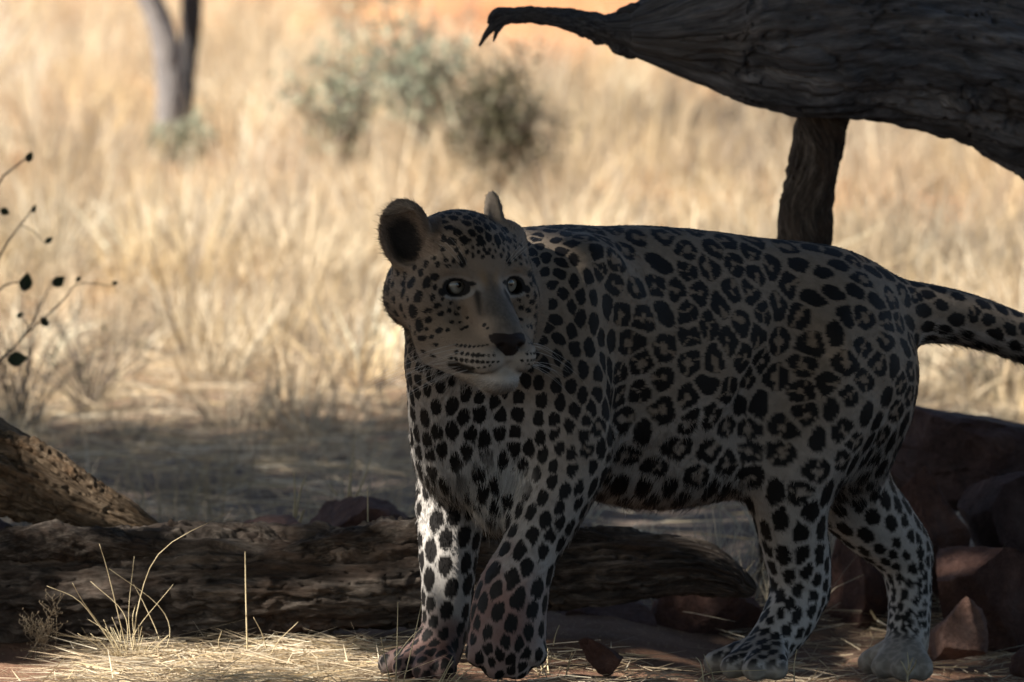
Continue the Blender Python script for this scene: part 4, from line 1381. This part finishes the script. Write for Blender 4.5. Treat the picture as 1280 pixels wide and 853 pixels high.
tuft('single stalk in front of the purple stone', on_ground(459, 0.45), 0.45, [[(1178, 350), (1178, 290), (1177, 225)]], 0, 520, 2.5625, 0.0012, 0.0008)

# airy seed grass, lower left corner
so = on_ground(45, 0.12)
sg = empty('seed_grass', so)
tag(sg, 'airy seed grass with a haze of fine branchlets in the lower left corner', 'dry grass')
fine_m = NT('seed_heads'); fine_m.col((0.22, 0.17, 0.11)); fine_m.rough(0.8)
rs = random.Random(12)
for i in range(7):
    b = so + np.array((rs.uniform(-0.03, 0.03), rs.uniform(-0.02, 0.02), 0))
    tip = b + np.array((rs.uniform(-0.05, 0.06), rs.uniform(-0.03, 0.03), rs.uniform(0.04, 0.10)))
    stem(sg, so, [b, (b + tip) / 2 + np.array((0.005, 0, 0.01)), tip], 0.0009, 0.0004, fine_m.m)
    VV, FF = [], []
    for k in range(26):
        t = rs.uniform(0.35, 1.0); p = b + (tip - b) * t
        e = p + np.array((rs.uniform(-1, 1), rs.uniform(-1, 1), rs.uniform(-0.3, 0.9))) * rs.uniform(0.008, 0.026)
        V, Fc = tube([p, (p + e) / 2, e], 0.00045, 0.0003, 3)
        n0 = sum(len(v) for v in VV); VV.append(V); FF += [tuple(a + n0 for a in f) for f in Fc]
        V, Fc = tube([e, e + np.array((0.0008, 0, 0.0016)), e + np.array((0.001, 0, 0.0032))], 0.0010, 0.0006, 4)
        n0 = sum(len(v) for v in VV); VV.append(V); FF += [tuple(a + n0 for a in f) for f in Fc]
    h = mesh_obj('seed_head', np.vstack(VV) - so, FF, fine_m.m, sg)
    tag(h, kind='stuff')

# ------------------------------------------------------------------ shrubs and far trees
def leaf_material(name, a, b, tr=0.25):
    m = NT(name)
    at_ = m.n('ObjectInfo')
    n = m.noise(14, 3)
    c = m.ramp(n, [(0.3, a), (0.7, b)])
    m.col(c); m.rough(0.6, 0.3)
    t = m.n('BsdfTranslucent'); m.l(c, t.inputs[0])
    mx = m.n('MixShader'); mx.inputs[0].default_value = tr
    m.l(m.b.outputs[0], mx.inputs[1]); m.l(t.outputs[0], mx.inputs[2]); m.l(mx.outputs[0], m.out.inputs['Surface'])
    return m.m
twig_m = NT('twig'); twig_m.col(twig_m.ramp(twig_m.noise(20, 4), [(0.3, (0.10, 0.08, 0.065)), (0.7, (0.22, 0.185, 0.155))])); twig_m.rough(0.9, 0.1)
def leaf_mesh(name, P, size, mat, parent, off, r):
    """cupped leaves, four faces each"""
    n = len(P)
    a = unit(r.normal(0, 1, (n, 3)) + np.array((0, 0, 0.3))); b = unit(np.cross(a, r.normal(0, 1, (n, 3)))); c = np.cross(a, b)
    s = size * r.uniform(0.6, 1.3, n)
    s = s[:, None]
    V = np.stack([P, P + a * s * 0.5 + b * s * 0.30 + c * s * 0.06, P + a * s, P + a * s * 0.5 - b * s * 0.30 + c * s * 0.06, P + a * s * 0.5 - c * s * 0.04], 1).reshape(-1, 3) - np.asarray(off)
    i = np.arange(n)[:, None] * 5
    T = np.concatenate([i + np.array(q) for q in ((0, 1, 4), (1, 2, 4), (2, 3, 4), (3, 0, 4))])
    return mesh_obj(name, V, T, mat, parent, smooth=False)
def shrub(label, base, h, w, nstem, nleaf, leaf, mat, seed, name='shrub', cat='shrub', group=None, twigs=3, r0=0.008, lean=(0, 0)):
    o = empty(name, base); tag(o, label, cat, group)
    r = np.random.default_rng(seed)
    tips = []
    VV, FF = [], []
    nv = 0
    for i in range(nstem):
        a = r.uniform(0, 6.283); q = math.sqrt(r.random())
        tip = base + np.array((math.cos(a) * w * q + lean[0], math.sin(a) * w * q + lean[1], h * (1 - 0.45 * q * q) * r.uniform(0.6, 1.0)))
        m1 = base + (tip - base) * np.array((0.35, 0.35, 0.5)) + r.normal(0, 0.03 * h, 3)
        pts = spline(np.array([base + r.normal(0, 0.015, 3) * np.array((1, 1, 0)), m1, tip]), 8)
        V, Fc = tube(pts, r0 * r.uniform(0.6, 1.1), r0 * 0.2, 5)
        VV.append(V); FF += [tuple(x + nv for x in f) for f in Fc]; nv += len(V)
        tips.append(pts[3:])
        for k in range(twigs):
            s = pts[r.integers(3, 7)]
            e = s + unit(r.normal(0, 1, 3) + np.array((0, 0, 0.6))) * h * r.uniform(0.10, 0.28)
            p2 = np.array([s, (s + e) / 2 + r.normal(0, 0.01 * h, 3), e])
            V, Fc = tube(p2, r0 * 0.35, r0 * 0.12, 4)
            VV.append(V); FF += [tuple(x + nv for x in f) for f in Fc]; nv += len(V)
            tips.append(p2)
    mesh_obj('stems', np.vstack(VV) - base, FF, twig_m.m, o)
    if nleaf:
        T = np.vstack(tips)
        P = T[r.integers(0, len(T), nleaf)] + r.normal(0, 1, (nleaf, 3)) * 0.045 * h
        lv = leaf_mesh('foliage', P, leaf, mat, o, base, r)
        tag(lv, kind='stuff')
    return o
sage = leaf_material('sage_leaf', (0.22, 0.255, 0.18), (0.36, 0.38, 0.28))
olive = leaf_material('olive_leaf', (0.055, 0.055, 0.030), (0.115, 0.105, 0.06))
darkleaf = leaf_material('dark_leaf', (0.018, 0.026, 0.012), (0.040, 0.055, 0.025), 0.15)
b = ground_hit(430, 235); shrub('pale sage green bush in the distant grass, left of the other green bush', b, 0.66, 0.22, 28, 620, 0.034, sage, 3, group='bushes in the distant grass')
b = ground_hit(520, 215); shrub('pale sage green bush in the distant grass above the leopard\'s head', b, 0.70, 0.28, 30, 700, 0.034, sage, 4, group='bushes in the distant grass')
b = ground_hit(632, 268); shrub('dark twiggy olive bush in the grass below the broken branch tip', b, 0.62, 0.20, 44, 2200, 0.028, olive, 5, group='bushes in the distant grass')
b = ground_hit(236, 215); shrub('small green bush at the foot of the far grey tree', b, 0.26, 0.14, 14, 700, 0.03, sage, 6, group='bushes in the distant grass')
b = ground_hit(1225, 500); shrub('small grey twiggy bush beyond the dark slab, below the tail', b, 0.20, 0.22, 30, 260, 0.012, olive, 7, group='bushes in the distant grass', r0=0.004)
b = ground_hit(1265, 505); shrub('low dry twiggy bush at the right edge below the tail', b, 0.17, 0.16, 22, 160, 0.012, olive, 17, group='bushes in the distant grass', r0=0.004)
b = ground_hit(110, 520); shrub('grey leafless twiggy bush in the grass at the left edge', b, 0.32, 0.30, 28, 60, 0.014, olive, 8, group='bushes in the distant grass', r0=0.003)
b = ground_hit(30, 540); shrub('bare twiggy bush behind the split limb, cut by the left edge', b, 0.40, 0.30, 26, 60, 0.014, olive, 18, group='bushes in the distant grass', r0=0.003)

# leafy twigs reaching in at the left edge
lo_ = at(-70, 640, 1.70); lo_[2] = gz(lo_[0], lo_[1])
ls = empty('leafy_sapling', lo_)
tag(ls, 'thin sapling with sparse dark leaves reaching in at the left edge', 'sapling')
stem(ls, lo_, [lo_, at(-50, 480, 1.70), at(-30, 330, 1.70), at(-6, 235, 1.70), at(36, 196, 1.70)], 0.0045, 0.0014, twig_m.m, 'branch')
stem(ls, lo_, [at(-50, 480, 1.70), at(-20, 400, 1.67), at(2, 360, 1.65), at(30, 352, 1.65)], 0.003, 0.0012, twig_m.m, 'branch')
stem(ls, lo_, [at(-40, 420, 1.70), at(0, 320, 1.73), at(40, 262, 1.75)], 0.003, 0.0011, twig_m.m, 'branch')
stem(ls, lo_, [at(-55, 520, 1.70), at(-10, 460, 1.70), at(30, 420, 1.70), at(66, 350, 1.70)], 0.003, 0.0011, twig_m.m, 'branch')
stem(ls, lo_, [at(-58, 540, 1.70), at(-20, 480, 1.68), at(12, 440, 1.68)], 0.003, 0.0011, twig_m.m, 'branch')
stem(ls, lo_, [at(30, 420, 1.70), at(75, 380, 1.70), at(98, 355, 1.70), at(142, 358, 1.70)], 0.0018, 0.0008, twig_m.m, 'branch')
rl = np.random.default_rng(5)
def leaf(parent, off, p, size, mat, ang):
    V = []; n = 9
    for i in range(n):
        t = i / (n - 1)
        w = 0.36 * math.sin(math.pi * t ** 0.8) * size
        for sgn in (-1, 0, 1):
            V.append((sgn * w, 0.06 * size * (1 - abs(sgn)) - 0.05 * size * t * t, t * size))
    Fc = []
    for i in range(n - 1):
        for k in (0, 1):
            Fc.append((i * 3 + k, i * 3 + k + 1, i * 3 + k + 4, i * 3 + k + 3))
    M = Matrix.Rotation(ang, 3, 'Y') @ Matrix.Rotation(rl.uniform(-0.7, 0.7), 3, 'Z')
    V = [np.array(M @ Vector(v)) + p - off for v in V]
    return mesh_obj('leaf', V, Fc, mat, parent)
for px, py, Y, s, ang in ((34, 203, 1.70, 13, 0.4), (30, 365, 1.65, 22, 0.2), (66, 358, 1.70, 17, 0.9), (8, 450, 1.68, 24, 1.5), (56, 304, 1.73, 11, 1.0), (60, 408, 1.70, 13, -0.7),
                         (0, 262, 1.70, 12, 2.0), (20, 396, 1.67, 10, 1.2), (40, 266, 1.75, 10, 0.5), (-20, 330, 1.70, 16, 1.0), (140, 355, 1.70, 7, 1.3), (95, 352, 1.70, 8, 0.8)):
    p = at(px, py, Y)
    q = min((np.array(v.co) + lo_ for o in ls.children if o.name.startswith('branch') for v in o.data.vertices), key=lambda v: np.linalg.norm(v - p))
    if np.linalg.norm(q - p) > 0.004:
        stem(ls, lo_, [q, (p + q) / 2 + np.array((0, 0, 0.006)), p], 0.0010, 0.0007, twig_m.m, 'twig')
    leaf(ls, lo_, p, s * pxm(Y) * 1.15, darkleaf, ang)

# far grey tree, upper left
tb = ground_hit(214, 205)
Yt = tb[1]
dt = empty('grey_tree', tb); tag(dt, 'grey tree trunk with a darker second stem far off at the upper left', 'tree')
far_bark = wood_material('pale_bark', (0.16, 0.15, 0.15), (0.27, 0.25, 0.245), (0.38, 0.355, 0.34), (0.24, 0.21, 0.19))
dark_bark = wood_material('dark_bark', (0.03, 0.03, 0.035), (0.06, 0.058, 0.062), (0.10, 0.095, 0.095), (0.07, 0.06, 0.055))
wood_tube('trunk', [(*(tb - np.array((0, 0, 0.05))), 17 * pxm(Yt)), pr(213, 150, Yt, 17), pr(212, 110, Yt, 17), pr(208, 60, Yt, 17), pr(199, 25, Yt, 16), pr(186, -4, Yt, 15), pr(150, -90, Yt, 13), pr(140, -260, Yt, 9), pr(120, -420, Yt, 5)], far_bark, 80, 28, dt, tb, seed=90, groove=0.05, lump=0.05, crack=0.05)
wood_tube('second_stem', [pr(224, 215, Yt + 0.12, 9), pr(232, 150, Yt + 0.12, 8), pr(234, 100, Yt + 0.13, 10), pr(236, 70, Yt + 0.14, 12), pr(238, 30, Yt + 0.15, 13), pr(240, 0, Yt + 0.16, 13), pr(246, -90, Yt + 0.2, 13), pr(262, -260, Yt + 0.3, 9), pr(300, -420, Yt + 0.3, 4)], dark_bark, 60, 24, dt, tb, seed=91, groove=0.05, lump=0.06, crack=0.05)
rT = np.random.default_rng(9)
cr = []
for k in range(14):
    c0 = at(rT.uniform(40, 400), rT.uniform(-560, -330), Yt + rT.uniform(-0.6, 0.6))
    cr.append(c0 + rT.normal(0, 1, (420, 3)) * np.array((0.22, 0.22, 0.13)))
leaf_mesh('crown', np.vstack(cr), 0.05, sage, dt, tb, rT)

# ------------------------------------------------------------------ the tree that shades the place: stands left of and behind the viewer's frame
CAN_H = 3.7
CEN = np.array((2.2, -2.45)) + SUN[:2] * (CAN_H / SUN[2])
trunk_base = np.array((CEN[0] - 2.0, CEN[1] + 0.6, 0.0))
sht = empty('shade_tree', trunk_base)
tag(sht, 'spreading umbrella shaped tree out of frame to the left, casting the dappled shade', 'tree')
rk = np.random.default_rng(17)
bark = wood_material('acacia_bark', (0.05, 0.04, 0.032), (0.11, 0.09, 0.072), (0.18, 0.15, 0.12), (0.13, 0.09, 0.065))
wood_tube('trunk', [(*(trunk_base - np.array((0, 0, 0.1))), 0.24), (*(trunk_base + np.array((0.05, 0.03, 0.9))), 0.18), (*(trunk_base + np.array((0.18, 0.05, 1.9))), 0.16), (*(trunk_base + np.array((0.3, 0.15, 2.6))), 0.14)],
          bark, 60, 48, sht, trunk_base, seed=101, groove=0.1, lump=0.08, crack=0.1, freq=3)
fork = trunk_base + np.array((0.3, 0.15, 2.3))
RX, RY = 7.0, 6.1
def shadow_edge(x, y):
    """1 inside the crown's outline (seen along the sun)"""
    q = np.sqrt(((x - CEN[0]) / RX) ** 2 + ((y - CEN[1]) / RY) ** 2)
    return q
tips = []
for k in range(23):
    a = 2 * math.pi * k / 23 + rk.uniform(-0.12, 0.12)
    q = (0.35, 0.66, 0.92)[k % 3] + rk.uniform(-0.06, 0.06)
    e = np.array((CEN[0] + math.cos(a) * RX * q, CEN[1] + math.sin(a) * RY * q, CAN_H + rk.uniform(-0.15, 0.35)))
    m = fork + (e - fork) * np.array((0.45, 0.45, 0.70))
    wood_tube('limb', [(*fork, 0.085), (*(fork + (m - fork) * 0.5 + np.array((0, 0, 0.08))), 0.07), (*m, 0.05), (*((m + e) / 2 + np.array((0, 0, 0.10))), 0.03), (*e, 0.012)], bark, 40, 12, sht, trunk_base, seed=110 + k, groove=0.06, lump=0.05, crack=0.05)
# leaf clumps over the whole crown
NC = 2900
cx, cy = [], []
while len(cx) < NC:
    x = CEN[0] + rk.uniform(-RX, RX) * 1.05; y = CEN[1] + rk.uniform(-RY, RY) * 1.05
    wob = 0.07 * math.sin(3 * math.atan2(y - CEN[1], x - CEN[0]) + 1) + 0.05 * math.sin(7 * math.atan2(y - CEN[1], x - CEN[0]))
    if shadow_edge(x, y) < 1 + wob: cx.append(x); cy.append(y)
cz = CAN_H + rk.uniform(-0.30, 0.50, NC)
per = 48
LP = np.repeat(np.stack([cx, cy, cz], 1), per, axis=0) + rk.normal(0, 1, (NC * per, 3)) * np.array((0.20, 0.20, 0.10))
# gaps in the leaves that let the sun through onto the patches seen lit
GAPS = [((90, 838, -0.02), .14), ((170, 838, -0.02), .16), ((260, 842, -0.04), .15), ((350, 838, -0.02), .13), ((440, 838, -0.02), .09), ((150, 770, 0.06), .07), ((190, 700, 0.06), .05),
        ((30, 565, 0.42), .015), ((95, 610, 0.42), .02), ((165, 650, 0.4), .015), ((40, 680, 0.30), .04), ((470, 665, 0.30), .04), ((250, 690, 0.3), .03),
        ((503, 480, -0.22), .05), ((505, 540, -0.2), .06), ((511, 610, -0.16), .055), ((518, 690, -0.15), .05), ((524, 760, -0.15), .045),
        ((765, 325, -0.18), .0), ((1005, 440, -0.02), -.02), 
        ((1235, 838, 0.1), .04),
        ((350, 660, 0.66), .05)]
# extra leaf sprays added to block stray sun from the trunk and rocks
for (px, py, Y) in ((812, 22, 0.80), (845, 20, 0.80), (780, 30, 0.80), (1000, 20, 0.75), (1190, 10, 0.78), (1215, 540, 1.0), (1240, 600, 0.85)):
    c0 = at(px, py, Y); c0 = c0 + SUN * ((CAN_H - c0[2]) / SUN[2])
    LP = np.vstack([LP, c0 + rk.normal(0, 1, (260, 3)) * np.array((0.12, 0.12, 0.10))])
keep = np.ones(len(LP), dtype=bool)
for (px, py, Y), rad in GAPS:
    tgt = at(px, py, Y)
    hit = sk_tree.ray_cast(Vector(CAM), Vector(unit(tgt - CAM)))
    if Y < 0.1 and hit[0] is not None and py < 800: tgt = np.array(hit[0])
    v = LP - tgt
    dist = np.linalg.norm(v - (v @ SUN)[:, None] * SUN, axis=1)
    keep &= dist > rad * rk.uniform(0.75, 1.35, len(LP)) + 0.03
shade_leaf = leaf_material('acacia_leaf', (0.045, 0.075, 0.022), (0.085, 0.115, 0.04), 0.22)
fo_ = leaf_mesh('crown', LP[keep], 0.125, shade_leaf, sht, trunk_base, rk)
